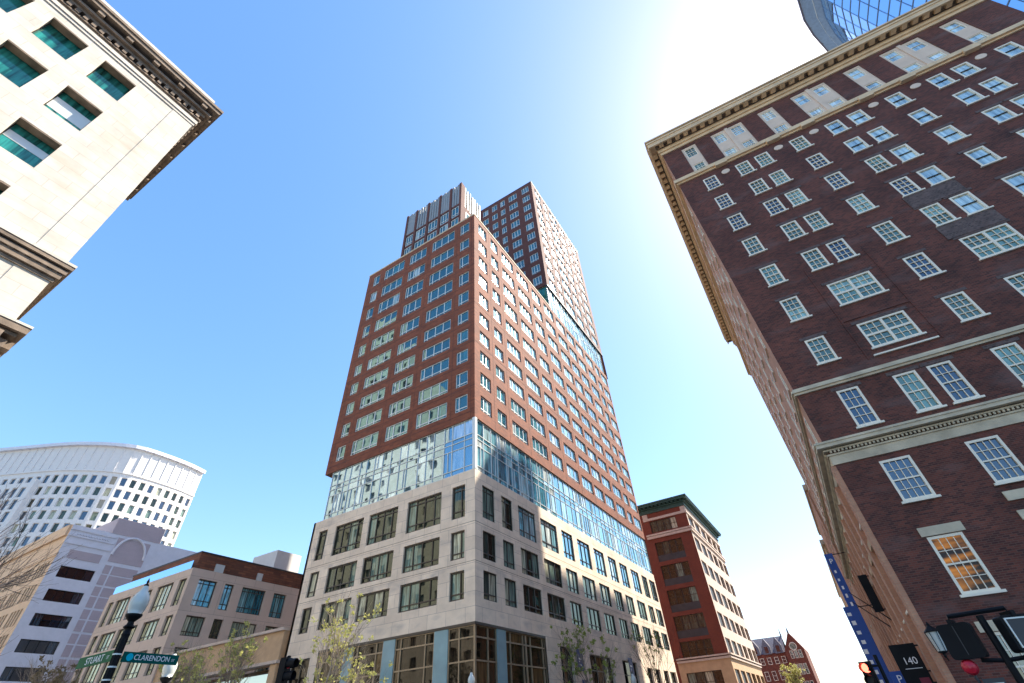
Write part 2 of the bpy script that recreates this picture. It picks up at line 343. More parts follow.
def thing(name, label, cat, loc=(0, 0, 0), group=None, rz=0):
    o = bpy.data.objects.new(name, None); COL.objects.link(o); o.location = loc; o.rotation_euler = (0, 0, rz)
    o.empty_display_size = 0.5
    o['label'] = label; o['category'] = cat
    if group: o['group'] = group
    return o

def tag(o, label=None, cat=None, group=None, kind=None):
    if label: o['label'] = label
    if cat: o['category'] = cat
    if group: o['group'] = group
    if kind: o['kind'] = kind
    return o

def dup(o, parent=None):
    c = o.copy(); COL.objects.link(c)
    if parent: c.parent = parent
    for ch in list(o.children): dup(ch, c)
    return c

def area(pts):
    q = []
    for p in pts:
        v = Vector(p) - CP; z = v.dot(CF)
        if z < 0.5: return 0
        q.append((512 + 454.92 * v.dot(CR) / z, 341.5 + 454.92 * v.dot(CD) / z))
    if all(x < 0 for x, y in q) or all(x > 1024 for x, y in q) or all(y < 0 for x, y in q) or all(y > 683 for x, y in q): return 0
    return abs(sum(q[i][0] * q[(i + 1) % len(q)][1] - q[(i + 1) % len(q)][0] * q[i][1] for i in range(len(q)))) / 2

class Wins:
    """collects the windows of one building; the 95 that show largest become parts, the rest one part"""
    def __init__(s, root): s.root = root; s.l = []
    def add(s, f, u0, u1, z0, z1, frame, glass, w=-0.2, fw=0.06, vm=(), hm=(), fd=0.06, sill=None, head=None, grid=None, parts=None, bar=None, rnd=None):
        fr = MB(); gl = MB()
        b = bar or fw * 0.7
        fr.box(f, u0, u0 + fw, w, w + fd, z0, z1); fr.box(f, u1 - fw, u1, w, w + fd, z0, z1)
        fr.box(f, u0 + fw, u1 - fw, w, w + fd, z0, z0 + fw); fr.box(f, u0 + fw, u1 - fw, w, w + fd, z1 - fw, z1)
        xs = [u0 + fw] + [u0 + (u1 - u0) * t for t in vm] + [u1 - fw]
        ys = [z0 + fw] + [z0 + (z1 - z0) * t for t in hm] + [z1 - fw]
        for x in xs[1:-1]: fr.box(f, x - b / 2, x + b / 2, w, w + fd * 0.9, z0 + fw, z1 - fw)
        for y in ys[1:-1]: fr.box(f, u0 + fw, u1 - fw, w, w + fd * 0.8, y - b / 2, y + b / 2)
        for i in range(len(xs) - 1):
            col = random.random()
            for j in range(len(ys) - 1):
                gl.pane(f, xs[i], xs[i + 1], w + 0.01, ys[j], ys[j + 1], rnd=(rnd if rnd is not None else random.random() if glass == 'glass_sash' else col))
        if grid:
            for gu0, gu1, gz0, gz1, nu, nz, t in grid:
                for i in range(1, nu):
                    x = gu0 + (gu1 - gu0) * i / nu; fr.box(f, x - t / 2, x + t / 2, w + 0.012, w + fd * 0.7, gz0, gz1)
                for j in range(1, nz):
                    y = gz0 + (gz1 - gz0) * j / nz; fr.box(f, gu0, gu1, w + 0.012, w + fd * 0.66, y - t / 2, y + t / 2)
        ex = []
        if sill: ex.append(('sill', (u0 - sill[0], u1 + sill[0], w, w + sill[1], z0 - sill[2], z0), sill[3]))
        if head: ex.append(('lintel', (u0 - head[0], u1 + head[0], w, head[1], z1, z1 + head[2]), head[3]))
        a = area([f.p(u0, 0, z0), f.p(u1, 0, z0), f.p(u1, 0, z1), f.p(u0, 0, z1)])
        if f.n.dot(f.p(u0, 0, z0) - CP) > 0: a = 0
        s.l.append((a, fr, gl, ex, frame, glass, f))
    def emit(s, cap=95):
        s.l.sort(key=lambda t: -t[0])
        rest = {}
        for k, (a, fr, gl, ex, fm, gm, f) in enumerate(s.l):
            if k < cap and a > 6:
                o = fr.build('window', fm, s.root); gl.build('pane', gm, o)
                for nm, bx, mt in ex:
                    e = MB(); e.box(f, *bx); e.build(nm, mt, o)
            else:
                rest.setdefault(('window', fm), MB()).add(fr); rest.setdefault(('pane', gm), MB()).add(gl)
                for nm, bx, mt in ex: rest.setdefault((nm, mt), MB()).box(f, *bx)
        if rest:
            ks = [k for k in rest if k[0] == 'window']
            hold = rest[ks[0]].build('window_rows', ks[0][1], s.root); hold['kind'] = 'stuff'
            for k in rest:
                if k == ks[0]: continue
                q = rest[k].build({'window': 'window_frames', 'pane': 'panes', 'sill': 'sills', 'lintel': 'lintels'}[k[0]], k[1], hold); q['kind'] = 'stuff'

def text_part(name, body, size, o, udir, up, mat, parent, depth=0.006, squeeze=1.0, shear=0.0):
    cu = bpy.data.curves.new(name, 'FONT'); cu.body = body; cu.size = size; cu.extrude = depth; cu.align_x = 'CENTER'; cu.align_y = 'CENTER'
    cu.space_character = 1.0
    tmp = bpy.data.objects.new('tmp', cu); COL.objects.link(tmp)
    dg = bpy.context.evaluated_depsgraph_get()
    me = bpy.data.meshes.new_from_object(tmp.evaluated_get(dg)); bpy.data.objects.remove(tmp)
    u = Vector(udir).normalized(); z = Vector(up).normalized(); n = u.cross(z)
    mt = Matrix.Identity(4)
    for i in range(3): mt[i][0] = u[i] * squeeze; mt[i][1] = z[i] + u[i] * shear; mt[i][2] = n[i]; mt[i][3] = o[i]
    me.transform(mt); me.materials.clear(); me.materials.append(M[mat])
    ob = bpy.data.objects.new(name, me); COL.objects.link(ob)
    if parent: ob.parent = parent; ob.matrix_parent_inverse = inv(parent)
    return ob

def k3(p, k): return (p[0] * k, p[1] * k, 1.7 + (p[2] - 1.7) * k)

# ------------------------------------------------------------------ setting: ground, streets
def sheet(name, mat, x0, x1, y0, y1, z0, z1, kind='structure'):
    b = MB(); b.box(F((0, 0, 0), (1, 0, 0), (0, 1, 0)), x0, x1, y0, y1, z0, z1); o = b.build(name, mat); o['kind'] = kind; return o
TX, TY = -23.236, 32.559
gb = MB(); gb.quad([(-1600, -1600, 0), (1600, -1600, 0), (1600, 1600, 0), (-1600, 1600, 0)], [(-1600, -1600), (1600, -1600), (1600, 1600), (-1600, 1600)])
gb.build('ground', 'ground')['kind'] = 'structure'
rb = MB()
rb.quad([(-18.5, -120, .004), (-1.5, -120, .004), (-1.5, 320, .004), (-18.5, 320, .004)], [(0, 0), (17, 0), (17, 440), (0, 440)])
rb.build('road', 'asphalt')['kind'] = 'structure'
rb = MB()
rb.quad([(-240, 8, .008), (120, 8, .008), (120, 26, .008), (-240, 26, .008)], [(0, 0), (360, 0), (360, 18), (0, 18)])
rb.build('road', 'asphalt')['kind'] = 'structure'
def walk(x0, x1, y0, y1):
    f = F((0, 0, 0), (1, 0, 0), (0, 1, 0))
    b = MB(); b.box(f, x0 + .15, x1 - .15, y0 + .15, y1 - .15, 0, .136); b.build('pavement', 'paving')['kind'] = 'structure'
    b = MB(); b.box(f, x0, x1, y0, y0 + .15, 0, .13); b.box(f, x0, x1, y1 - .15, y1, 0, .13)
    b.box(f, x0, x0 + .15, y0 + .15, y1 - .15, 0, .13); b.box(f, x1 - .15, x1, y0 + .15, y1 - .15, 0, .13)
    b.build('kerb', 'kerb')['kind'] = 'structure'
walk(-95, -18.7, 26.2, 110); walk(-60, -18.7, -40, 7.8); walk(-1.3, 60, -40, 7.8); walk(-1.3, 60, 26.2 - 4.2, 110)
pb = MB()
for i in range(14):
    x = -17.6 + i * 1.2
    pb.quad([(x, 22.5, .013), (x + .5, 22.5, .013), (x + .5, 25.4, .013), (x, 25.4, .013)])
for i in range(14):
    y = 8.8 + i * 1.2
    pb.quad([(-22.4, y, .013), (-19.4, y, .013), (-19.4, y + .5, .013), (-22.4, y + .5, .013)])
for i in range(12):
    pb.quad([(-10.08, 32 + i * 6, .009), (-9.92, 32 + i * 6, .009), (-9.92, 35 + i * 6, .009), (-10.08, 35 + i * 6, .009)])
pb.build('road_markings', 'paint')['kind'] = 'structure'

# ------------------------------------------------------------------ the apartment tower
tower = thing('apartment_tower', 'tall red brick tower on a pale stone base with a glass band between', 'building', (TX, TY, 0))
W = Wins(tower)
FL = F((TX, TY, 0), (-1, 0, 0), (0, -1, 0))          # left face
FR = F((TX, TY, 0), (0, 1, 0), (1, 0, 0))            # right face
UE, VE = 51.4, 21.9
ztop = [61.2, 57.2, 53.5, 49.75, 45.95, 42.25, 39.1, 35.95, 32.78, 29.62]
zbot = [58.75, 54.9, 51.1, 47.4, 43.75, 40.35, 37.22, 34.1, 30.88, 27.7]
colL = [(.95, 2.6, 2), (3.7, 8.05, 4), (9.22, 12.65, 4), (13.8, 18.1, 4), (19.2, 20.6, 2)]
colR = [(1.11, 3.2), (4.4, 6.34), (7.5, 11.03), (12.15, 16.05), (17.2, 20.3), (21.55, 25.3), (26.35, 30.1), (30.8, 34.2), (34.9, 38.45), (39.5, 43.3), (44.4, 46.6), (47.45, 51.0)]
DL = 0.16
oL = [(a, b, zb, zt) for a, b, n in colL for zt, zb in zip(ztop, zbot)]
oR = [(a, b, zb, zt) for a, b in colR for zt, zb in zip(ztop, zbot)]
b = MB()
b.facade(FL, 0, VE, 26.4, 62.2, oL, DL); b.facade(FR, 0, UE, 26.4, 62.2, oR, 0.2)
FB_ = F((TX - VE, TY, 0), (0, 1, 0), (-1, 0, 0)); b.facade(FB_, 0, UE, 26.4, 62.2, [], .1)
FK_ = F((TX, TY + UE, 0), (-1, 0, 0), (0, 1, 0)); b.facade(FK_, 0, VE, 0, 107, [], .1)
b.quad([FL.p(0, 0, 26.4), FL.p(VE, 0, 26.4), FL.p(VE, -UE, 26.4), FL.p(0, -UE, 26.4)])
b.build('brick_wall', 'tower_brick', tower)
jt = MB()
for z in (30.35 + 6.35 * 0, 43.2, 54.2): pass
for i in range(10):
    z = zbot[i] - .55
    jt.box(FL, .0, VE, .002, .012, z, z + .09)
for z in (43.2, 36.75, 54.1): jt.box(FR, 0, UE, .002, .012, z, z + .05)
for v in (.5, 3.15, 8.63, 13.22, 18.65, 21.2): jt.box(FL, v, v + .05, .002, .010, 26.6, 62.1)
for u in (3.8, 6.9, 11.6, 16.6, 20.9, 25.8, 30.45, 34.5, 38.95, 43.85): jt.box(FR, u, u + .05, .002, .010, 26.6, 62.1)
jt.build('wall_joints', 'dark_brick', tower)
b = MB(); b.box(FL, -.04, VE + .05, -.5, .06, 62.2, 62.5); b.box(FR, .06, 24.7, -.5, .06, 62.205, 62.5)
b.build('parapet_cap', 'grey_trim', tower)
b = MB(); b.quad([FL.p(.2, -.2, 62.05), FL.p(VE, -.2, 62.05), FL.p(VE, -UE, 62.05), FL.p(.2, -UE, 62.05)]); b.build('roof', 'roof', tower)
for i, (a, c, n) in enumerate(colL):
    for zt, zb in zip(ztop, zbot):
        if n == 2: vm = (.70,)
        elif i == 2: vm = (.33, .66, .86)
        else: vm = (.29, .58, .87)
        W.add(FL, a, c, zb, zt, 'metal_white', 'glass_tower', w=-DL, fw=.10, vm=vm, hm=(.2,), fd=.08, bar=.11, sill=(.0, .13, .09, 'metal_white'))
for i, (a, c) in enumerate(colR):
    for zt, zb in zip(ztop, zbot):
        n = 3 if c - a > 2.4 else 2
        vm = [(.34, .66), (.5,), (.25, .5, .75), (.25, .5, .75)][i] if i < 4 else ((.33, .66) if n == 3 else (.5,))
        W.add(FR, a, c, zb, zt, 'metal_white', 'glass_turq_sky', w=-.2, fw=.12, vm=vm, hm=(.2,), fd=.08, bar=.11, sill=(.0, .15, .07, 'metal_white'))
# upper block
HY = 24.71; ZB, ZT = 69.0, 107.8
HL = F((TX, TY + HY, 0), (-1, 0, 0), (0, -1, 0)); HR = F((TX, TY, 0), (0, 1, 0), (1, 0, 0))
ht = [106.7, 102.85, 98.95, 95.25, 91.3, 87.6, 83.75, 79.95, 76.15, 72.5]
hc = [(.95, 2.95), (4.45, 6.85), (8.05, 9.4), (10.4, 12.0), (13.15, 14.8), (16.0, 17.6), (18.6, 20.4)]
hr = [(26.2, 29.4), (30.7, 33.1), (33.95, 38.5), (39.5, 42.95), (44.2, 46.2), (47.2, 50.6)]
b = MB()
b.facade(HL, 0, VE, ZB, ZT, [(a, c, z - 2.5, z) for a, c in hc for z in ht], .15)
b.facade(HR, HY, UE + .9, ZB, ZT, [(a, c, z - 2.5, z) for a, c in hr for z in ht], .17)
fb = F((TX - VE, TY + HY, 0), (0, 1, 0), (-1, 0, 0)); b.facade(fb, 0, UE + .9 - HY, 62, ZT, [], .1)
fb = F((TX, TY + UE + .9, 0), (-1, 0, 0), (0, 1, 0)); b.facade(fb, 0, VE, 62, ZT, [], .1)
b.quad([HL.p(0, 0, ZB), HL.p(VE, 0, ZB), HL.p(VE, -28, ZB), HL.p(0, -28, ZB)])
b.quad([HL.p(0, 0, ZT), HL.p(VE, 0, ZT), HL.p(VE, -27.6, ZT), HL.p(0, -27.6, ZT)])
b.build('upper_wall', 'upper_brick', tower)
b = MB(); b.box(HL, -.03, VE, -.4, .05, ZT, ZT + .2); b.box(HR, HY + .003, UE + .9, -.4, .047, ZT + .004, ZT + .196); b.build('upper_cap', 'charcoal', tower)
b = MB(); b.box(HR, HY, UE + .9, -.5, .08, ZB - .25, ZB - .01); b.build('upper_sill', 'charcoal', tower)
for a, c in hc:
    for z in ht: W.add(HL, a, c, z - 2.5, z, 'metal_white', 'glass_tower', w=-.15, fw=.15, vm=(.34, .67) if c - a > 1.9 else (.6,), hm=(.2,), fd=.06, bar=.15)
for a, c in hr:
    for z in ht: W.add(HR, a, c, z - 2.5, z, 'metal_white', 'glass_turq_sky', w=-.17, fw=.17, vm=(.33, .66), hm=(.2,), fd=.06, bar=.15)
# glass strip under the upper block
def curtain(f, u0, u1, zs, w, name, step, glassm, framem, jit=.25, seed=1, mull=.07, skip=()):
    rd = random.Random(seed); fr = MB(); gl = MB(); xs = [u0]
    while xs[-1] < u1 - step * 1.3: xs.append(xs[-1] + step * (1 + rd.uniform(-jit, jit)))
    xs.append(u1)
    for x in xs: fr.box(f, x - mull / 2, x + mull / 2, w, w + .09, zs[0], zs[-1])
    for z in zs: fr.box(f, u0, u1, w, w + .07, z - mull / 2, z + mull / 2)
    for j in range(len(zs) - 1):
        i = 0
        while i < len(xs) - 1:
            e = i + 1
            gl.pane(f, xs[i], xs[e], w + .01, zs[j], zs[j + 1], .012, rd.random())
            if rd.random() < .3 and zs[j + 1] - zs[j] > 1.3:
                xm = xs[i] + (xs[e] - xs[i]) * rd.choice((.3, .62, .5)); fr.box(f, xm - mull / 2, xm + mull / 2, w, w + .085, zs[j], zs[j + 1])
            i = e
    o = fr.build(name, framem, tower); gl.build('curtain_panes', glassm, o)
curtain(HL, 0.35, VE, (62.3, 65.5, 69.0), -.35, 'upper_glass_wall', 2.0, 'glass_teal', 'metal_white', seed=3)
curtain(HR, HY + .35, UE + .5, (62.25, 65.4, 66.2, 69.0), -.3, 'upper_glass_wall', 1.7, 'glass_pale_sky', 'metal_white', seed=4)
# crown with metal fins
CY, CX0, CX1 = 37.0, -29.4, -43.4
cf = F((CX0, CY, 0), (-1, 0, 0), (0, -1, 0)); cs = F((CX0, CY, 0), (0, 1, 0), (1, 0, 0)); CL = CX0 - CX1
b = MB()
b.box(cf, 0.25, CL - .25, -6.4, -.3, 62.0, 82.6)
b.build('crown_core', 'charcoal', tower)
piers = [0.0, 2.35, 5.0, 7.95, 11.05, CL - .45]
b = MB()
for i, p in enumerate(piers): b.box(cf, p, p + .5, -.5, .0, 62.0, 84.15)
for z in (69.6, 73.2, 76.9): b.box(cf, .5, CL - .5, -.3, -.12, z, z + .45)
b.box(cs, 0.52, 6.5, -.4, -.05, 69.5, 77.3)
b.box(cs, 0.502, 1.1, -.45, .0, 62, 84.1)
b.build('crown_piers', 'upper_brick', tower)
b = MB()
for i in range(len(piers) - 1):
    a, c = piers[i] + .5, piers[i + 1]; n = 3 if c - a < 2 else 4
    for j in range(n):
        x = a + (c - a) * (j + .5) / n; b.box(cf, x - .24, x + .24, -.45, -.1, 77.35, 83.9 + (.0 if j % 2 else .25))
for j in range(7): x = 1.45 + j * .8; b.box(cs, x - .15, x + .15, -.45, -.1, 77.3, 83.9 + (.0 if j % 2 else .25))
b.build('crown_fins', 'fin_metal', tower)
for i in range(len(piers) - 1):
    a, c = piers[i] + .62, piers[i + 1] - .12
    for z0, z1 in ((66.2, 69.4), (70.2, 73.0), (73.8, 76.7)):
        W.add(cf, a, c, z0, z1, 'metal_white', 'glass_tower', w=-.28, fw=.12, vm=(.5,) if i in (0,) else (.33, .66), hm=(.25,), fd=.1, bar=.12)
for a, c in ((1.5, 3.6), (4.2, 6.6)):
    W.add(cs, a, c, 71.2, 75.8, 'metal_white', 'glass_tower', w=-.03, fw=.12, vm=(.5,), hm=(.5,), fd=.06)

# main glass band
b = MB(); b.box(FL, .9, VE - 1.3, -12, -.9, 20.7, 26.4); b.box(FR, .9, UE - .5, -12, -.9, 20.7, 26.4); b.build('band_core', 'charcoal', tower)
curtain(FL, .3, VE - 1.25, (20.85, 21.35, 23.45, 24.2, 24.7, 26.38), -.22, 'glass_band', 1.25, 'glass_band', 'metal_white', seed=8)
curtain(FR, .3, UE - .1, (20.85, 21.35, 23.45, 24.2, 24.7, 26.38), -.22, 'glass_band', 1.45, 'glass_pale_sky', 'metal_white', seed=9)
fbk = F((TX - VE + 1.25, TY, 0), (0, 1, 0), (-1, 0, 0)); curtain(fbk, .25, 20, (20.85, 23.45, 24.2, 26.38), -.05, 'glass_band', 1.6, 'glass_band', 'metal_white', seed=10)
b = MB(); b.box(FL, -.02, .32, -.4, -.02, 20.78, 26.38); b.build('corner_post', 'metal_white', tower)
# stone base
st, sb = (19.55, 15.42, 12.2), (16.55, 13.12, 10.05)
sL = [(1.1, 2.6), (3.85, 8.05), (9.3, 13.2), (14.0, 18.1), (19.35, 20.7)]
sR = [(1.17, 3.2), (4.4, 6.38), (7.56, 11.05), (12.2, 16.0), (17.2, 20.1), (21.4, 25.0), (26.3, 29.6), (31.0, 33.9), (35.15, 38.15), (39.65, 43.1), (44.5, 47.0), (48.0, 50.9)]
gR = [(.05, 11.0, 0, 8.35), (13.75, 16.4, 0.1, 7.9), (20.4, 26.5, .1, 7.7), (29.6, 34.5, .1, 7.7), (38.2, 40.2, 1, 7.4), (41.5, 43.5, 1, 7.4), (45, 47.2, .8, 7.4), (48, 50.9, .8, 7.4)]
gL = [(.05, 17.2, 0, 8.35), (18.2, 20.8, .5, 8.0)]
b = MB()
oL = [(a, c, z0, z1) for a, c in sL for z0, z1 in zip(sb, st)]; oR = [(a, c, z0, z1) for a, c in sR for z0, z1 in zip(sb, st)]
b.facade(FL, 0, VE, 8.4, 20.75, oL, .25); b.facade(FR, 0, UE, 8.4, 20.75, oR, .2)
b.facade(FL, 17.2, VE, 0, 8.4, [gL[1]], .3); b.facade(FR, 11.0, UE, 0, 8.4, gR[1:], .35)
b.box(F((TX - VE, TY, 0), (0, 1, 0), (-1, 0, 0)), .0, UE, -.3, 0, 0, 20.75)
b.quad([FL.p(0, 0, 20.75), FL.p(VE, 0, 20.75), FL.p(VE, -UE, 20.75), FL.p(0, -UE, 20.75)])
b.quad([FL.p(0, 0, 8.4), FL.p(17.2, 0, 8.4), FL.p(17.2, -4, 8.4), FL.p(0, -4, 8.4)])
b.quad([FR.p(0, 0, 8.402), FR.p(11, 0, 8.402), FR.p(11, -4, 8.402), FR.p(0, -4, 8.402)])
b.build('stone_base', 'lime', tower)
b = MB()
for z in (15.95, 12.75):
    b.box(FL, .0, VE, .0015, .006, z - .02, z + .02); b.box(FR, 0, UE, .0015, .006, z - .02, z + .02)
b.build('stone_joints', 'soffit', tower)
b = MB(); b.box(FL, -.02, 17.2, -.3, .03, 8.22, 8.4 - .003); b.box(FR, .035, 11.0, -.3, .03, 8.22, 8.397)
b.build('shop_fascia', 'bronze', tower)
for a, c in sL:
    for z0, z1 in zip(sb, st):
        vm = {True: (.33,), False: (.22, .5, .75)}[c - a < 1.7]
        W.add(FL, a, c, z0, z1, 'bronze', 'glass_base', w=-.25, fw=.12, vm=vm, hm=(.22, .86) if z1 > 19 else (.22,), fd=.1, bar=.09)
for a, c in sR:
    for z0, z1 in zip(sb, st):
        vm = (.45,) if c - a < 2.4 else (.33, .66)
        gm = 'glass_pale_sky' if (z1 > 19 and a > 7 and a < 44) else 'glass_base'
        W.add(FR, a, c, z0, z1, 'bronze', gm, w=-.2, fw=.08, vm=vm, hm=(.22, .86) if z1 > 19 else (.22,), fd=.1, bar=.08)
for a, c, z0, z1 in gR[1:]: W.add(FR, a, c, z0, z1, 'bronze', 'glass_shop', w=-.35, fw=.1, vm=(.33, .66), hm=(.42, .82), fd=.1)
W.add(FL, 18.2, 20.8, .5, 8.0, 'bronze', 'glass_shop', w=-.3, fw=.1, vm=(.5,), hm=(.5,), fd=.1)
W.emit(95)
# shop front
def shop(f, segs, seed):
    fr = MB(); gl = MB(); rd = random.Random(seed)
    for u0, u1 in segs:
        xs = [u0, u0 + (u1 - u0) * .22, u0 + (u1 - u0) * .86, u1] if u1 - u0 > 2.9 else [u0, u0 + (u1 - u0) * .6, u1]
        zs = [0.1, 3.4, 6.0, 7.45, 8.2]
        for x in xs: fr.box(f, x - .05, x + .05, -.2, -.08, .1, 8.22)
        for z in zs: fr.box(f, u0, u1, -.2, -.09, z - .05, z + .05)
        for i in range(len(xs) - 1):
            for j in range(len(zs) - 1): gl.pane(f, xs[i], xs[i + 1], -.18, zs[j], zs[j + 1], .006, rd.random())
    o = fr.build('shop_front', 'tan_metal', tower); gl.build('shop_panes', 'glass_shop', o)
shop(FL, ((.1, 2.55), (4.0, 8.0), (9.4, 12.8), (14.0, 17.1)), 1); shop(FR, ((.1, 2.95), (4.35, 7.5), (7.6, 10.95)), 2)
for f, a, c in ((FL, 2.6, 3.95), (FL, 8.05, 9.35), (FL, 12.85, 13.95), (FR, 3.0, 4.3)):
    b = MB(); b.box(f, a, c, -.25, -.02, .05, 8.21); b.build('blue_panel', 'blue_panel', tower)
b = MB(); b.box(FL, 1, 17, -4.2, -4.0, 0, 8.3); b.box(FR, 1, 11, -4.4, -4.2, 0, 8.3); b.build('shop_back_wall', 'tan_stone', tower)
b = MB()
for i in range(7): b.lathe(FL.p(5 + i * .42, -1.4, 5.2), [(0.0, .0), (.06, .03), (.07, .09), (.03, .14), (.008, .16), (.008, 1.2)], 8)
b.build('pendant_lights', 'warm_lit', tower)

# ------------------------------------------------------------------ cream building, left
K = 1.73
cream = thing('stone_office_building', 'cream stone building with heavy brown bracketed cornices and green-blinded windows, upper left', 'building', (-24.22, 1.07, 0))
FW = F((-24.22, 1.07, 0), (0, -1, 0), (1, 0, 0)); FN = F((-24.22, 1.07, 0), (-1, 0, 0), (0, 1, 0)); WD = 11.6; WLn = 30
def zk(z): return 1.7 + (z - 1.7) * K
rows = [(18.78, 20.13), (16.52, 17.9), (14.28, 15.62), (12.55, 13.33), (9.0, 9.7) if 0 else (6.6, 8.6), (3.0, 5.4)]
rows = [(zk(a), zk(b_)) for a, b_ in rows]
cols = [(1.26 + .62 + i * 1.49, 2.24 + .62 + i * 1.49) for i in range(11)]
cols = [(a * K, c * K) for a, c in cols]
ops = [(a, c, z0, z1) for a, c in cols for z0, z1 in rows]
b = MB(); b.facade(FW, 0, WLn, 0, 34.3, ops, .55)
b.facade(FN, 0, WD, 0, 34.3, [], .3)
b.facade(F((-24.22, 1.07 - WLn, 0), (-1, 0, 0), (0, -1, 0)), 0, WD, 0, 34.3, [], .3); b.facade(F((-24.22 - WD, 1.07, 0), (0, -1, 0), (-1, 0, 0)), 0, WLn, 0, 36, [], .3)
b.box(FW, 0.003, 1.25, -.1, .02, 0.1, 34.2)
b.build('wall', 'cream', cream)
b = MB(); b.quad([(-24.2, 1, 36.9), (-24.2, -28.9, 36.9), (-38.2, -28.9, 36.9), (-38.2, 1, 36.9)]); b.build('roof', 'roof', cream)
def cornice(f1, l1, f2, l2, prof, mat, name, root, dent=None, inn=-.3, ext2=0.0):
    """stepped moulding running round one corner; prof = (projection, z0, z1)"""
    b = MB()
    for p, z0, z1 in prof:
        b.box(f1, -p, l1, inn, p, z0, z1); b.box(f2, 0.0015, l2 + ext2, inn, p, z0 + .0015, z1 - .0015)
    o = b.build(name, mat, root)
    for nm, mt, p0, p1, z0, z1, wd, sp in (dent or []):
        d = MB(); n1 = int(l1 / sp); n2 = int(l2 / sp)
        for i in range(n1): d.box(f1, i * sp + .05, i * sp + .05 + wd, p0, p1, z0, z1)
        for i in range(n2): d.box(f2, i * sp + .12, i * sp + .12 + wd, p0, p1, z0 + .001, z1 - .001)
        q = d.build(nm, mt, o); q['kind'] = 'stuff'
    return o
cornice(FW, WLn, FN, WD, [(.06, 34.2, 34.42), (.12, 34.45, 34.75)], 'cream', 'moulding', cream)
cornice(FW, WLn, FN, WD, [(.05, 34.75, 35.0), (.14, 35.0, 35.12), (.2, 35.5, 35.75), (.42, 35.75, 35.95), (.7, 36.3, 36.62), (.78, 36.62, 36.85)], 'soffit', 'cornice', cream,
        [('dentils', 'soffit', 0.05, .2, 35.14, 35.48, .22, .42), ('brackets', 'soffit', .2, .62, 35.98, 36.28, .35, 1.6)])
b = MB(); b.box(FW, -.05, WLn, -.5, .45, 36.85, 37.6); b.box(FN, .1, WD, -.5, .45, 36.86, 37.59); b.build('blocking_course', 'cream', cream)
cornice(FW, WLn, FN, WD, [(.08, zk(11.3), zk(11.4)), (.18, zk(11.42), zk(11.58)), (.25, zk(11.6), zk(11.72)), (.33, zk(11.78), zk(11.9))], 'soffit', 'cornice', cream,
        [('dentils', 'soffit', .05, .23, zk(11.58), zk(11.6)+.0, .2, .4)])
cornice(FW, WLn, FN, WD, [(.36, zk(11.9), zk(11.98))], 'cream', 'drip_ledge', cream)
cornice(FW, WLn, FN, WD, [(.1, zk(8.9), zk(9.1)), (.25, zk(9.1), zk(9.3)), (.35, zk(9.42), zk(9.5)), (.55, zk(9.52), zk(9.7))], 'soffit', 'cornice', cream,
        [('brackets', 'soffit', .1, .5, zk(9.1) + .2, zk(9.3) + .2, .4, 1.3)])
cornice(FW, WLn, FN, WD, [(.58, zk(9.7), zk(9.76))], 'cream', 'drip_ledge', cream)
W = Wins(cream)
for a, c in cols:
    for z0, z1 in rows:
        W.add(FW, a, c, z0, z1, 'bronze', 'glass_teal', w=-.55, fw=.05, vm=(), hm=(), fd=.05)
W.emit(60)
for a, c, z0, z1, p, q in ((cols[0][0], cols[0][1], rows[1][0], rows[1][1], .3, .72), (cols[0][0], cols[0][1], rows[2][0], rows[2][1], .52, .74), (cols[1][0], cols[1][1], rows[2][0], rows[2][1], .5, .72)):
    b = MB(); h = z1 - z0; b.box(FW, a + .06, c - .02, -.535, -.52, z0 + h * p, z0 + h * q); b.build('blind', 'metal_white', cream)
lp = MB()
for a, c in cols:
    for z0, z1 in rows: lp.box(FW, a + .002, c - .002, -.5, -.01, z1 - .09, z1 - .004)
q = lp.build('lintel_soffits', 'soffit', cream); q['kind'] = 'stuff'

# cream block further along the street behind, seen only in the tower's windows
mir = thing('cream_highrise', 'stepped cream stone high-rise south of the street, facing the tower', 'building', (-90, -25, 0))
for k, (xa, xb, hh) in enumerate(((-50, -79, 48), (-79, -92, 88), (-92, -104, 112), (-104, -130, 134))):
    FM = F((xa, -25 - k * .4, 0), (-1, 0, 0), (0, 1, 0)); Lw = xa - xb
    b = MB(); ops = [(1.6 + i * 4.6, 3.5 + i * 4.6, 5 + j * 4.2, 7.3 + j * 4.2) for i in range(int((Lw - 1) / 4.6)) for j in range(int((hh - 9) / 4.2))]
    b.facade(FM, 0, Lw, 0, hh, ops, .4); b.facade(F((xa, -25 - k * .4, 0), (0, -1, 0), (1, 0, 0)), 0, 5, 0, hh, [], .4); b.box(FM, .1, Lw - .1, -5, -.4, hh - .5, hh - .1)
    b.build('wall', 'cream', mir)
    b = MB(); b.box(FM, .2, Lw - .2, -5, -.41, 0, hh - 1); b.build('dark_windows', 'charcoal', mir)

# ------------------------------------------------------------------ dark brick building, right
BX, BY = 2.6637, 24.8577; AA = 0.07173303
hotel = thing('brick_hotel', 'dark purple-brown brick building with white sash windows and a tan modillion cornice, right', 'building', (BX, BY, 0))
FA = F((BX, BY, 0), (math.cos(AA), math.sin(AA), 0), (math.sin(AA), -math.cos(AA), 0)); FBk = F((BX, BY, 0), (0, 1, 0), (-1, 0, 0))
AL, BL = 23.62, 32.0
R_ = [(32.5, 34.05), (29.9, 31.42), (27.3, 28.85), (24.56, 26.12), (21.57, 23.22), (18.6, 20.27), (15.53, 17.15), (11.77, 13.8), (8.2, 10.03), (4.7, 6.75), (1.5, 3.5)]
cA = [(1.67, 2.62), (4.1, 5.05), (5.5, 6.44), (7.97, 8.93), (10.37, 11.3), (11.8, 12.74), (14.2, 15.15), (16.68, 17.62), (18.08, 19.02), (20.5, 21.45)]
wl = []
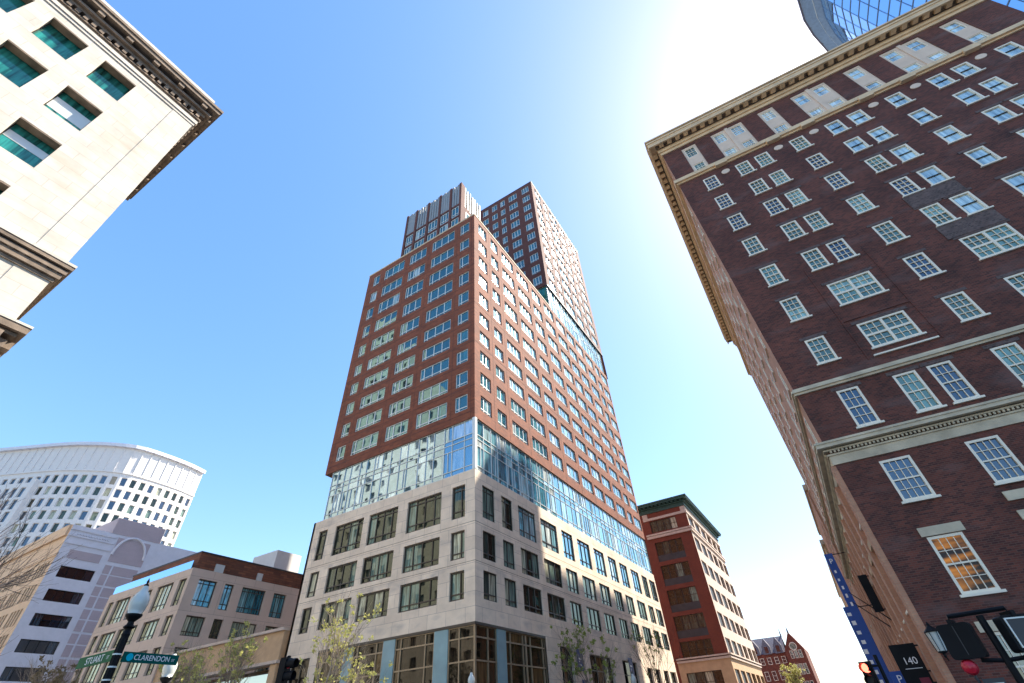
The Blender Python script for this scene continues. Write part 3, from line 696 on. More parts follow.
for ri, (z0, z1) in enumerate(R_):
    if ri in (5, 6):
        cs_ = [cA[0], (4.2, 6.36), cA[3], (10.55, 12.62), cA[6], (16.8, 18.9), cA[9]]
    elif ri >= 8:
        cs_ = [(1.62, 2.78 + .02), (4.8, 5.95), (7.9, 9.05), (11.0, 12.15), (14.1, 15.25), (17.1, 18.25), (20.3, 21.45)]
    else: cs_ = cA
    for a, c in cs_: wl.append((a, c, z0, z1, ri))
att = [(1.5, 2.68), (3.96, 6.46), (7.72, 8.9), (10.22, 12.72), (14.02, 15.18), (16.5, 19.08), (20.34, 21.44)]
aw = []
for a, c in att:
    if c - a < 2: aw += [((a + c) / 2 - .42, (a + c) / 2 + .42)]
    else: aw += [(a + .14, a + .98), (c - .98, c - .14)]
aops = [(a, c, 35.0, 39.25) for a, c in att]
b = MB(); b.facade(FA, 0, AL, 0, 39.6, [t[:4] for t in wl] + aops, .12)
b.facade(F((FA.p(AL, 0, 0)), (0, 1, 0), (1, 0, 0)), 0, BL - 1.8, 0, 39.6, [], .1)
pan = MB()
for a, c, z0, z1 in [(10.3, 12.9, 23.7 - .25, 24.4), (10.3, 12.9, 20.45, 21.5)]: pass
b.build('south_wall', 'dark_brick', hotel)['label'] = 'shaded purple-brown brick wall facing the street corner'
for z0, z1 in ((23.35, 24.45), (20.42, 21.45)):
    b = MB(); b.box(FA, 10.2, 12.75, 0, .05, z0, z1); b.build('brick_panel', 'panel_brick', hotel)
# west wall
oB = []; winB = []
for ri, (z0, z1) in enumerate(R_):
    for i in range(10):
        y = 1.7 + i * 3.0
        if ri >= 8: z0_, z1_ = (z0, z1)
        winB.append((y, y + 1.1, z0, z1))
attB = [(1.5 + i * 3.0, 2.9 + i * 3.0) for i in range(10)]
b = MB(); b.facade(FBk, 0, BL, 0, 39.6, winB + [(a, c, 35.0, 39.25) for a, c in attB], .12)
b.facade(F((BX, BY + BL, 0), (1, 0, 0), (0, 1, 0)), 0, 23, 0, 39.6, [], .1)
b.build('west_wall', 'bounce_lit_brick', hotel)['label'] = 'brick wall along the side street, bounced sunlight mixed into its orange tone'
b = MB(); b.quad([FA.p(0, 0, 40.2), FA.p(AL, 0, 40.2), FA.p(AL, 0, 40.2) + Vector((0, BL, 0)), FA.p(0, 0, 40.2) + Vector((0, BL, 0))]); b.build('roof', 'roof', hotel)
# piers on the west wall, low storeys
for i in range(11):
    b = MB(); b.box(FBk, .02 + i * 3.0, .82 + i * 3.0, 0, .2, 0, 10.3); b.build('pier', 'bounce_lit_brick', hotel)
for i in range(10):
    b = MB(); b.box(FBk, .9 + i * 3.0, 1.55 + i * 3.0, .0, .1, 3.8, 4.3); b.build('keystone', 'tan_stone', hotel)
    b = MB(); b.box(FBk, .85 + i * 3, 2.95 + i * 3, 0, .14, 7.15, 7.45); b.build('lintel', 'tan_stone', hotel)
W = Wins(hotel)
def sash(f, a, c, z0, z1, nu, double=False, glass='glass_sash', w=-.1):
    fw = .1; zm = (z0 + z1) / 2; nz = 2
    if double:
        mid = (a + c) / 2; mw = .09
        g = []
        for x0, x1 in ((a + fw, mid - mw), (mid + mw, c - fw)):
            g += [(x0, x1, z0 + fw, zm - .03, nu, nz, .026), (x0, x1, zm + .03, z1 - fw, nu, nz, .026)]
        W.add(f, a, c, z0, z1, 'white', glass, w=w, fw=fw, vm=(.5,), hm=(.5,), fd=.1, bar=.12, grid=g, sill=(.1, .2, .09, 'white'))
    else:
        g = [(a + fw, c - fw, z0 + fw, zm - .03, nu, nz, .026), (a + fw, c - fw, zm + .03, z1 - fw, nu, nz, .026)]
        W.add(f, a, c, z0, z1, 'white', glass, w=w, fw=fw, hm=(.5,), fd=.1, bar=.06, grid=g, sill=(.1, .2, .09, 'white' if z1 < 99 else 'white'))
for a, c, z0, z1, ri in wl:
    if ri == 9 and a < 2: sash(FA, a, c, z0, z1, 4, glass='glass_amber')
    elif ri <= 5 and (a >= 11.5 or (ri <= 1 and a >= 10)) and (c - a) < 1.6:
        W.add(FA, a, c, z0, z1, 'white', 'sash_pale_sky', w=-.1, fw=.1, fd=.1, sill=(.1, .2, .09, 'white'), grid=[(a + .1, c - .1, (z0 + z1) / 2 - .07, (z0 + z1) / 2 + .0, 1, 1, .01)])
        b = MB(); b.box(FA, a + .1, c - .1, -.09, -.02, (z0 + z1) / 2 - .035, (z0 + z1) / 2); b.build('meeting_rail', 'charcoal', hotel)
    else: sash(FA, a, c, z0, z1, 3 if ri < 8 else 4, double=(c - a > 1.6), glass='glass_dark' if (ri >= 8 or (ri < 3 and a < 2) or random.random() < .12) else 'glass_sash')
for a, c, z0, z1 in winB: sash(FBk, a, c, z0, z1, 3)
for a, c in att:
    pn = MB(); ws = [x for x in aw if a < x[0] < c]
    pn.facade(FA, a, c, 35.0, 39.25, [(x0, x1, z0, z1) for x0, x1 in ws for z0, z1 in ((35.3, 36.5), (37.7, 39.02))], .1, w=-.06)
    if len(ws) == 2:
        pn.box(FA, (a + c) / 2 - .12, (a + c) / 2 + .12, -.058, .02, 35.0, 39.25)
    pn.build('attic_panel', 'pale_stone', hotel)
for x0, x1 in aw:
    for z0, z1 in ((35.3, 36.5), (37.7, 39.02)):
        if x0 < 9: W.add(FA, x0, x1, z0, z1, 'white', 'glass_sash' if x0 < 3 else 'sash_pale_sky', w=-.15, fw=.07, hm=(.5,), fd=.06, bar=.05, grid=[(x0 + .07, x1 - .07, z0 + .07, z1 - .07, 3, 4, .018)])
        else: W.add(FA, x0, x1, z0, z1, 'white', 'sash_pale_sky', w=-.15, fw=.07, hm=(.5,), fd=.06, bar=.05)
for a, c in attB:
    pn = MB(); pn.facade(FBk, a, c, 35, 39.25, [(a + .25, c - .25, 37.8, 38.95)], .1, w=-.06); pn.build('attic_panel', 'pale_stone', hotel)
W.emit(98)
# white line sills and lintels
b = MB(); b.box(FA, 4.0, 6.75, 0, .1, 15.05, 15.13); b.build('string_sill', 'white', hotel)
for a, c, z0, z1 in ((1.48, 2.95, 6.78, 7.12), (4.75, 6.1, 7.5, 7.85), (4.75, 6.1, 6.78, 7.12), (1.46, 2.9, 3.52, 3.85), (4.7, 6.1, 3.52, 3.85), (7.8, 9.2, 6.78, 7.12)):
    b = MB(); b.box(FA, a, c, -.02, .06, z0, z1); b.build('lintel', 'grey_trim', hotel)
# brick lintel courses and recess lines
b = MB()
for a, c, z0, z1, ri in wl:
    if ri in (2, 3, 4, 5, 6, 7): b.box(FA, a - .18, c + .2, 0, .03, z1 + .02, z1 + .2)
q = b.build('brick_lintels', 'panel_brick', hotel); q['kind'] = 'stuff'
b = MB()
for x in (3.7, 6.85): b.box(FA, x, x + .07, 0, .04, 15.0, 21.9)
b.box(FA, 3.77, 6.85, 0, .04, 17.5, 17.57); b.build('brick_moulding', 'dark_brick', hotel)
# ovals
for u in (3.37, 7.2, 9.62, 13.45, 16.0, 19.7):
    b = MB(); n = 18
    for rr, w0, mt in ((1, .05, 'pale_stone'),):
        pts = [FA.p(u + .3 * math.cos(t * 2 * math.pi / n), w0, 33.85 + .26 * math.sin(t * 2 * math.pi / n)) for t in range(n)]
        b.quad(pts)
        for i in range(n):
            p, q = pts[i], pts[(i + 1) % n]; b.quad([p, q, q - FA.n * .06, p - FA.n * .06])
    b.build('oval_medallion', 'pale_stone', hotel)
def two(prof, mat, name, dent=None): return cornice(FA, AL, FBk, BL, prof, mat, name, hotel, dent)
two([(.1, 34.7, 34.85), (.26, 34.85, 35.22)], 'cream_trim', 'attic_band')
for u in (3.37, 7.2, 9.62, 13.45, 16.0, 19.7):
    b = MB(); b.box(FA, u - .45, u + .45, .0, .32, 34.66, 34.98); b.build('band_block', 'cream_trim', hotel)
two([(.1, 39.6, 39.95), (.22, 39.95, 40.25), (.86, 40.62, 40.85), (.93, 40.85, 41.05), (.98, 41.2, 41.35)], 'cream_trim', 'cornice',
    [('modillions', 'cream_trim', 0.34, .70, 40.36, 40.6, .36, .713)])
two([(.22, 40.28, 40.36)], 'cream_trim', 'cornice_bed')
for p0, p1 in ((.72, .86),):
    b = MB(); b.box(FA, -p1, AL, p0, p1, 40.36, 40.6); b.box(FBk, -p0 + .002, BL, p0, p1, 40.361, 40.601); b.build('corona_lip', 'cream_trim', hotel)
b = MB(); b.box(FA, -.3, AL, .26, .7, 40.585, 40.615); b.box(FBk, .3, BL, .26, .7, 40.586, 40.612); b.build('coffer_shade', 'soffit', hotel)  # dark sheets standing for the shade inside the coffers
two([(.8, 41.05, 41.2)], 'grey_trim', 'gutter')
b = MB(); b.box(FA, -.2, AL, -.6, .21, 40.25, 40.618); b.box(FBk, .003, BL, -.6, .21, 40.252, 40.616); b.build('cornice_frieze', 'soffit', hotel)  # dark back face of the coffers, shade put into its colour
two([(.10, 14.12, 14.24), (.18, 14.24, 14.36), (.06, 14.36, 14.5)], 'grey_trim', 'sill_band')
two([(.06, 10.3, 10.72), (.12, 10.72, 10.8), (.2, 10.93, 11.0), (.42, 11.05, 11.22), (.46, 11.22, 11.32)], 'grey_trim', 'belt_cornice',
    [('dentils', 'grey_trim', .1, .19, 10.82, 10.92, .08, .16)])
# wall lantern
lc = Vector((2.72, 24.4, 3.1))
lan = thing('wall_lantern', 'black carriage lantern with frosted glass on the corner of the dark brick building', 'lantern', lc)
b = MB(); b.lathe(lc, [(.02, -.2), (.05, -.15), (.04, -.08), (.15, -.04), (.15, -.0)], 6); b.lathe(lc, [(.24, .56), (.24, .6), (.1, .72), (.04, .78), (.05, .82), (.0, .9)], 6)
for i in range(6):
    t = i * math.pi / 3; b.tube([lc + Vector((.155 * math.cos(t), .155 * math.sin(t), 0)), lc + Vector((.22 * math.cos(t), .22 * math.sin(t), .57))], [.012, .012], 4)
b.tube([lc + Vector((0, 0, -.15)), lc + Vector((.05, .2, -.26)), lc + Vector((.06, .5, -.15))], [.025, .025, .025], 6)
b.build('frame', 'black', lan)
b = MB(); b.lathe(lc, [(.14, 0), (.21, .56)], 6); b.build('glass_cage', 'globe', lan)

# ------------------------------------------------------------------ neighbours along the right side
def simple_block(name, label, x0, x1, y0, y1, h, wall, glass, frame, pitch, ww, wh, base=4.0, bay=3.2, cap='grey_trim', emit=40, sides=('w', 's'), capp=.35):
    t = thing(name, label, 'building', ((x0 + x1) / 2, (y0 + y1) / 2, 0))
    fs = {'w': (F((x0, y0, 0), (0, 1, 0), (-1, 0, 0)), y1 - y0), 's': (F((x0, y0, 0), (1, 0, 0), (0, -1, 0)), x1 - x0),
          'e': (F((x1, y0, 0), (0, 1, 0), (1, 0, 0)), y1 - y0), 'n': (F((x0, y1, 0), (1, 0, 0), (0, 1, 0)), x1 - x0)}
    b = MB(); W = Wins(t)
    for k, (f, L) in fs.items():
        ops = []
        if k in sides:
            n = int((L - 1) / bay); off = (L - n * bay) / 2 + (bay - ww) / 2
            for i in range(n):
                z = base
                while z + wh < h - 1.0:
                    ops.append((off + i * bay, off + i * bay + ww, z, z + wh)); z += pitch
        b.facade(f, 0, L, 0, h, ops, .2)
        for a, c, z0, z1 in ops: W.add(f, a, c, z0, z1, frame, glass, w=-.2, fw=.09, hm=(.5,), vm=(.5,) if ww > 1.5 else (), fd=.08, sill=(.08, .25, .12, cap))
    b.build('wall', wall, t)
    b = MB(); b.quad([(x0, y0, h - .1), (x1, y0, h - .1), (x1, y1, h - .1), (x0, y1, h - .1)]); b.build('roof', 'roof', t)
    b = MB()
    for k, (f, L) in fs.items(): b.box(f, -capp + (.002 if k in 'we' else 0), L + capp - (.002 if k in 'we' else 0), -.4, capp, h - (.6 if k in 'we' else .601), h)
    b.build('parapet', cap, t)
    W.emit(emit)
    return t
simple_block('brick_row_building', 'lower tan stone building next along the side street behind the dark brick one', 2.5, 20, 57.2, 76, 20.3, 'bounce_lit_brick', 'glass_dark', 'white', 3.6, 1.3, 2.1, capp=.15)
simple_block('brick_row_building', 'narrow grey-topped building beyond the banners, end of the right-hand row', 2.25, 20, 76.5, 120, 19.2, 'tan_stone', 'glass_dark', 'white', 3.6, 1.4, 2.2, cap='grey_trim', capp=.2)
# unseen brick block added east of the row to throw the shadow that crosses the tower's stone base
tb = simple_block('shadow_block', 'unseen brick block added behind the hotel to shadow the stone base', 7, 26, 80.5, 112, 72.6, 'upper_brick', 'glass_tower', 'metal_white', 3.6, 1.8, 2.0, base=22.5, bay=3.6, emit=0, sides=('w',))
b = MB(); b.box(F((7, 80.5, 0), (1, 0, 0), (0, -1, 0)), 0, 8, -7.5, 0, 72.6, 84.5); b.build('penthouse', 'upper_brick', tb)  # penthouse added to carry the cast shadow higher up the tower

# ------------------------------------------------------------------ blue curved glass tower behind the hotel
gt = thing('glass_skyscraper', 'sky blue glass skyscraper with a curved metal edge rising behind the hotel cornice', 'building', (62, 80, 0))
edge = [(60.5, 50), (57.2, 62), (56.0, 74.1), (57.0, 80.5), (58.9, 85.9), (62.3, 93.2), (67, 99)]
GH = 150.0
def ribbon(b, pl, z0, z1, off=0.0, uv=True, tilt=0):
    d = 0
    for i in range(len(pl) - 1):
        a, c = Vector((*pl[i], 0)), Vector((*pl[i + 1], 0)); L = (c - a).length
        b.quad([(a.x, a.y, z0), (c.x, c.y, z0), (c.x, c.y, z1), (a.x, a.y, z1)], [(d, z0), (d + L, z0), (d + L, z1), (d, z1)]); d += L
inner = [(x + 3.9, y + .6) for x, y in edge]
fine = []
for i in range(len(inner) - 1):
    a, c = Vector(inner[i]), Vector(inner[i + 1]); n = max(1, int((c - a).length / 1.6))
    for k in range(n): fine.append(tuple(a + (c - a) * k / n))
fine.append(inner[-1])
south = [(inner[0][0] + i * 1.6, inner[0][1] - i * 1.1) for i in range(20, 0, -1)]
plan = south + fine
gl = MB()
for i in range(len(plan) - 1):
    for k in range(14, 40):
        z = k * 3.75; o = random.uniform(-.012, .012)
        a, c = plan[i], plan[i + 1]; L = math.dist(a, c)
        gl.quad([(a[0] + o, a[1], z), (c[0] + o, c[1], z), (c[0], c[1] + o, z + 3.7), (a[0], a[1] + o, z + 3.7)], [(0, z), (L, z), (L, z + 3.7), (0, z + 3.7)])
q = gl.build('glass_skin', 'glass_sky', gt)
b = MB()
back = [(110, 110), (120, 30)]
b.poly_prism([(x + .6, y + .1) for x, y in plan] + back, 0, GH - .4); b.build('core', 'slate', gt)
b = MB()
for k in range(14, 41):
    z = k * 3.75
    for i in range(len(plan) - 1):
        f = F((plan[i][0], plan[i][1], 0), (plan[i + 1][0] - plan[i][0], plan[i + 1][1] - plan[i][1], 0), (-(plan[i + 1][1] - plan[i][1]), plan[i + 1][0] - plan[i][0], 0))
        b.box(f, 0, math.dist(plan[i], plan[i + 1]), 0, .12, z - .1, z + .06)
for i, (x, y) in enumerate(plan):
    if i % 2 == 0: b.tube([(x - .08, y, 50), (x - .08, y, GH)], [.045, .045], 4)
q = b.build('floor_lines', 'blue_grey', gt)
def fin(off, z0, z1, th, name, mat):
    b = MB(); pl = [(x + off, y) for x, y in edge]
    for i in range(len(pl) - 1):
        f = F((pl[i][0], pl[i][1], 0), (pl[i + 1][0] - pl[i][0], pl[i + 1][1] - pl[i][1], 0), (-(pl[i + 1][1] - pl[i][1]), pl[i + 1][0] - pl[i][0], 0))
        b.box(f, -.02 * i, math.dist(pl[i], pl[i + 1]) + .01, -th, 0, z0, z1)
    b.build(name, mat, gt)
fin(0, GH - .5, GH + .1, .8, 'roof_rim', 'slate'); fin(2.4, GH - 2.5, GH - .6, .9, 'roof_ledge', 'metal_white'); fin(4.2, GH - 4.4, GH - 3.3, .6, 'roof_ledge', 'charcoal')
b = MB()
for i in range(len(edge) - 1):
    a, c, e_, g_ = edge[i], edge[i + 1], inner[i + 1], inner[i]
    b.quad([(a[0] + .3, a[1], GH - .45), (c[0] + .3, c[1], GH - .45), (e_[0] + 1, e_[1], GH - 4.6), (g_[0] + 1, g_[1], GH - 4.6)])
    b.quad([(a[0] + .3, a[1], GH + .05), (c[0] + .3, c[1], GH + .05), (e_[0] + 1, e_[1], GH + .05), (g_[0] + 1, g_[1], GH + .05)])
b.build('rim_soffit', 'blue_grey', gt)
for i in range(7):
    a, c = Vector(edge[i % 6]), Vector(edge[i % 6 + 1]); p = (a + c) / 2
    b = MB(); b.tube([(p.x + .3, p.y, GH - .3), (p.x + 5.4, p.y + .4, GH - 4.5)], [.16, .16], 5); b.build('rim_strut', 'charcoal', gt)

# ------------------------------------------------------------------ brick building with green cornice, beyond the tower
KB = .85
def s3(x, y): return (x * KB, y * KB)
b3 = thing('brick_office_building', 'red brick building with dark green copper cornice, just beyond the tower', 'building', (-23.2 * KB, 129.5 * KB, 0))
X3, Y3 = -23.2 * KB, 129.0 * KB; L3, R3 = 11.8 * KB, 40 * KB
def z3(z): return 1.7 + (z - 1.7) * KB
F3L = F((X3, Y3, 0), (-1, 0, 0), (0, -1, 0)); F3R = F((X3, Y3, 0), (0, 1, 0), (1, 0, 0))
fl = [(40.9, 43.9), (35.1, 38.3), (29.4, 32.6), (23.6, 26.9), (18.2, 21.2), (12.5, 16.0), (6.4, 10.1)]
fl = [(z3(a), z3(c)) for a, c in fl]
W = Wins(b3)
b = MB(); b.facade(F3L, 0, L3, z3(12.3), z3(46.0), [(3.0 * KB, 10.2 * KB, a - (.0 if i in (0, 5) else 1.3), c + .0) for i, (a, c) in enumerate(fl[:6])], .35)
nb = 6
bays = [(R3 * i / nb + .9, R3 * (i + 1) / nb - .35) for i in range(nb)]
opsR = [(a, c, z0, z1) for a, c in bays for z0, z1 in fl[:6]]
b.facade(F((X3 - 25, Y3, 0), (0, 1, 0), (-1, 0, 0)), 0, R3, 0, z3(46), [], .1); b.facade(F((X3, Y3 + R3, 0), (-1, 0, 0), (0, 1, 0)), 0, 25, 0, z3(46), [], .1)
b.facade(F((X3 - L3, Y3, 0), (-1, 0, 0), (0, -1, 0)), 0, 25 - L3, 0, z3(46), [], .1)
b.build('brick_wall', 'red_brick', b3)
b = MB(); b.facade(F3R, 0, R3, z3(12.3), z3(46.0), opsR, .6); b.build('side_wall', 'pink_stone', b3)['label'] = 'sunlit pinkish stone-framed side wall'
b = MB(); b.facade(F3L, 0, L3, 0, z3(12.3), [(2.6 * KB, 10.4 * KB, fl[6][0], fl[6][1]), (2.6 * KB, 10.4 * KB, .3, 4.2)], .4)
b.facade(F3R, 0, R3, 0, z3(12.3), [(a, c, fl[6][0], fl[6][1]) for a, c in bays] + [(a, c, .3, 4.2) for a, c in bays], .6); b.build('stone_base', 'tan_stone', b3)
for z0, z1, p, mt in ((12.0, 12.4, .3, 'pink_stone'), (12.6, 12.9, .45, 'pink_stone'), (39.4, 40.0, .3, 'pink_stone'), (40.1, 40.5, .4, 'pink_stone'), (44.1, 44.7, .2, 'pink_stone')):
    b = MB(); b.box(F3L, -p, L3, -.2, p, z3(z0), z3(z1)); b.box(F3R, .003, R3, -.2, p - .003, z3(z0) + .003, z3(z1) - .003); b.build('stone_band', mt, b3)
for z, h in ((41.5, 4.3),):
    for a, c in ((0, 1.2), (10.4, 11.8)):
        b = MB(); b.box(F3L, a * KB + .01, c * KB, 0, .08, z3(44.75), z3(45.9)); b.build('corner_block', 'pink_stone', b3)
b = MB()
for p, z0, z1 in ((.2, 46.0, 46.4), (.5, 47.0, 47.3), (1.15, 47.6, 48.0), (1.3, 48.0, 48.4)):
    b.box(F3L, -p, 25, -.5, p, z3(z0), z3(z1)); b.box(F3R, .003, R3 + p, -.5, p - .003, z3(z0) + .003, z3(z1) - .003)
b.box(F3L, -.1, 25, -.5, .1, z3(46.4), z3(48)); b.box(F3R, .1, R3, -.5, .1, z3(46.41), z3(47.9))
cn = b.build('cornice', 'green_copper', b3)
b = MB()
for i in range(26): b.box(F3L, i * .95 + .1, i * .95 + .5, .1, 1.0, z3(47.3), z3(47.6) - .01)
for i in range(36): b.box(F3R, i * .95 + .2, i * .95 + .6, .1, 1.0, z3(47.3), z3(47.6) - .012)
b.build('brackets', 'green_copper', cn)['kind'] = 'stuff'
for i, (z0, z1) in enumerate(fl[:6]):
    lo = z0 - (.0 if i in (0, 5) else 1.3)
    if lo < z0:
        b = MB(); b.box(F3L, 3.0 * KB, 10.2 * KB, -.3, -.12, lo, z0 - .02); b.build('spandrel', 'charcoal', b3)
    for k in range(4):
        a = 3.0 * KB + k * 1.8 * KB; W.add(F3L, a + .03, a + 1.8 * KB - .03, z0, z1, 'bronze', 'glass_base', w=-.34, fw=.1, hm=(.5,), fd=.1)
    for a, c in bays: W.add(F3R, a, c, z0, z1, 'bronze', 'glass_dark', w=-.55, fw=.1, vm=(.5,), hm=(.5,), fd=.1)
for k in range(4):
    a = 2.6 * KB + k * 1.95 * KB; W.add(F3L, a + .03, a + 1.95 * KB - .03, fl[6][0], fl[6][1], 'bronze', 'glass_base', w=-.38, fw=.1, hm=(.5,), fd=.1)
for a, c in bays: W.add(F3R, a, c, fl[6][0], fl[6][1], 'bronze', 'glass_dark', w=-.55, fw=.1, vm=(.5,), hm=(.5,), fd=.1)
W.emit(80)
b = MB(); b.box(F3L, .3, 24, -20, -1.2, 4, z3(45.5)); b.build('interior', 'charcoal', b3)

# ------------------------------------------------------------------ gabled red building in the far distance
g7 = thing('gabled_brick_building', 'distant red brick building with slate dormers and a steep gable above the street end', 'building', (-16, 190, 0))
fg = F((-11.9, 188, 0), (-1, 0, 0), (0, -1, 0))
def zz(t, y): return 1.7 + t * y
b = MB(); P = fg.p
def gable(b, f, u0, u1, w, z0, ze, zp, th=.8):
    um = (u0 + u1) / 2
    for ww in (w, w - th): b.quad([f.p(u0, ww, z0), f.p(u1, ww, z0), f.p(u1, ww, ze), f.p(um, ww, zp), f.p(u0, ww, ze)], [(u0, z0), (u1, z0), (u1, ze), (um, zp), (u0, ze)])
    for (a, za), (c, zc) in (((u0, ze), (um, zp)), ((um, zp), (u1, ze)), ((u0, z0), (u0, ze)), ((u1, z0), (u1, ze))):
        b.quad([f.p(a, w, za), f.p(c, w, zc), f.p(c, w - th, zc), f.p(a, w - th, za)])
gable(b, fg, 0, 5.4, 0, 0, 16.8, 21.4, 14); b.build('gable_wall', 'red_brick', g7)
b = MB(); b.box(fg, 5.4, 17, -14, -1.5, 0, 16.6); b.build('wing_wall', 'red_brick', g7)
b = MB()
b.quad([P(5.4, -1.4, 16.6), P(17, -1.4, 16.6), P(17, -6, 21.2), P(5.4, -6, 21.2)]); b.quad([P(5.4, -10.5, 16.6), P(17, -10.5, 16.6), P(17, -6, 21.2), P(5.4, -6, 21.2)])
b.quad([P(17, -1.4, 16.6), P(17, -10.5, 16.6), P(17, -6, 21.2)], [(0, 0), (9, 0), (4, 5)])
b.build('wing_roof', 'slate', g7)
for i in range(3):
    b = MB(); gable(b, fg, 6.0 + i * 3.4, 8.4 + i * 3.4, -1.0, 16.4, 18.4, 20.6, 3.5); d = b.build('dormer', 'slate', g7)
    b = MB(); b.box(fg, 6.7 + i * 3.4, 7.7 + i * 3.4, -1, -.95, 16.8, 18.4); b.build('pane', 'glass_dark', d)
b = MB(); b.tube([P(5.5, -6, 21), P(5.5, -6, 23.4)], [.3, .05], 6); b.build('finial', 'slate', g7)
b = MB(); b.tube([P(2.7, -.4, 21.2), P(2.7, -.4, 22.8)], [.35, .06], 6); b.build('finial', 'slate', g7)
W = Wins(g7)
for z0, z1 in ((14.6, 16.6), (10.6, 13.2), (6.2, 9.0), (2.2, 4.8)):
    for u in (.9, 2.1, 3.3): W.add(fg, u, u + .95, z0, z1, 'pale_stone', 'glass_dark', w=.01, fw=.12, hm=(.5,), fd=.1)
    if z1 < 16.8:
        for k in range(5): W.add(fg, 6.0 + k * 2.1, 7.2 + k * 2.1, z0 - .8, z1 - 1.0, 'pale_stone', 'glass_dark', w=-1.48, fw=.14, hm=(.5,), fd=.1)
W.emit(40)
b = MB(); pts = [(2.7 + .95 * math.cos(t), 17.6 + .95 * math.sin(t)) for t in [i * math.pi / 10 for i in range(0, 21)]]
b.tube([fg.p(u, .05, z) for u, z in pts], [.13] * len(pts), 5, cap=False); b.build('round_window_ring', 'pale_stone', g7)
b = MB(); b.quad([fg.p(2.7 + .85 * math.cos(i * math.pi / 8), .02, 17.6 + .85 * math.sin(i * math.pi / 8)) for i in range(16)]); b.build('round_pane', 'glass_dark', g7)

# ------------------------------------------------------------------ low precast wing left of the tower
b4 = thing('precast_wing', 'low tan precast building with grid windows and a red brick penthouse, left of the tower', 'building', (-67.8, 32.56, 0))
F4E = F((-67.8, 32.56, 0), (0, 1, 0), (1, 0, 0)); F4S = F((-67.8, 32.56, 0), (-1, 0, 0), (0, -1, 0))
rz = [(16.25, 19.3), (13.05, 15.2), (9.2, 11.9), (5.4, 8.2), (1.2, 4.4)]
cE = [(1.25, 3.7), (4.8, 6.1), (7.35, 10.95), (12.3, 14.4)]
cS = [(.6, 2.3), (3.55, 7.3), (8.6, 10.6), (11.6, 13.4), (14.0, 17.9), (18.6, 20.0)]
W = Wins(b4)
b = MB(); b.facade(F4E, 0, 16.5, 0, 20.4, [(a, c, z0, z1) for a, c in cE for z0, z1 in rz], .35)
b.facade(F4S, 0, 20.8, 0, 20.4, [(a, c, z0, z1) for a, c in cS for z0, z1 in rz], .35)
b.facade(F((-88.6, 32.56, 0), (0, 1, 0), (-1, 0, 0)), 0, 40, 0, 20.4, [], .1); b.facade(F((-67.8, 49, 0), (0, 1, 0), (1, 0, 0)), 0, 23, 0, 20.4, [], .1)
b.quad([(-67.9, 32.6, 20.3), (-88.5, 32.6, 20.3), (-88.5, 72, 20.3), (-67.9, 72, 20.3)])
b.build('precast_wall', 'concrete', b4)
for a, c in cE:
    for i, (z0, z1) in enumerate(rz): W.add(F4E, a, c, z0, z1, 'bronze', 'glass_turq_sky' if i == 0 else 'glass_base', w=-.35, fw=.12, vm=(.33, .66) if c - a > 2 else (.5,), hm=(.22, .85) if i == 0 else (.22,), fd=.1)
for a, c in cS:
    for i, (z0, z1) in enumerate(rz): W.add(F4S, a, c, z0, z1, 'bronze', 'glass_cream_refl', w=-.35, fw=.12, vm=(.25, .5, .75) if c - a > 2.5 else (.5,), hm=(.22,), fd=.1)
W.emit(80)
b = MB(); b.box(F4E, .8, 28, -18, -1.0, 20.3, 22.6); b.build('penthouse', 'brown_brick', b4)
for u0, u1 in ((3.2, 4.4), (9.5, 10.3)):
    b = MB(); b.box(F4E, u0, u1, -1, -.8, 20.5, 21.6); b.build('roof_vent', 'metal_white', b4)
b = MB(); b.box(F4E, .75, 28.2, -18.2, -.93, 22.6, 22.78); b.build('penthouse_cap', 'charcoal', b4)
b = MB(); b.box(F4S, 1.0, 20.6, -.25, -.2, 20.4, 21.5); b.build('glass_railing', 'rail_glass', b4)
b = MB(); b.box(F4E, 13, 17.5, -9, -3, 22.7, 26.0); b.build('plant_room', 'white_precast', b4)
b = MB(); b.box(F4S, -21.8, -1.0, -2.5, -.0, 8.3, 10.7); b.box(F4S, -4.5, -1.0, -2.4, .003, 0, 8.3); b.box(F4S, -21.75, -20.8, -2.4, -.003, 0, 8.3); b.box(F4S, -.998, 0, -2.5, -.2, 0, 10.2); b.build('podium_wall', 'tan_stone', b4)
b = MB(); b.box(F4S, -21.9, -.9, -.6, .25, 10.7, 10.95); b.box(F4S, -21.9, -.9, -.5, .2, 8.05, 8.3 - .004); b.build('podium_ledge', 'pink_stone', b4)
b = MB(); b.box(F4S, -20.7, -4.6, -2.2, -2.0, 0, 8.0); b.build('podium_glass', 'glass_shop', b4)

# ------------------------------------------------------------------ mauve panelled building
b5 = thing('panelled_office_building', 'grey and mauve panelled building with dark ribbon windows and a blind arch, far left', 'building', (-105, 28.5, 0))
F5E = F((-105, 28.5, 0), (0, 1, 0), (1, 0, 0)); F5S = F((-105, 28.5, 0), (-1, 0, 0), (0, -1, 0))
rw = [(25.38 - i * 3.42, 27.08 - i * 3.42) for i in range(8)]
b = MB(); b.facade(F5E, 0, 34, 0, 33.4, [(1.35, 6.35, a, c) for a, c in rw if a > 1], .3)
b.facade(F((-135, 28.5, 0), (0, 1, 0), (-1, 0, 0)), 0, 34, 0, 33.4, [], .1)
b.quad([(-105.2, 28.7, 33.2), (-135, 28.7, 33.2), (-135, 62, 33.2), (-105.2, 62, 33.2)])
b.build('wall', 'lilac', b5)
b = MB(); s5 = [(1.2 + k * 5.5 + j * 1.15, 1.95 + k * 5.5 + j * 1.15, a, c + .6) for k in range(5) for j in range(4) for a, c in rw if a > 1]
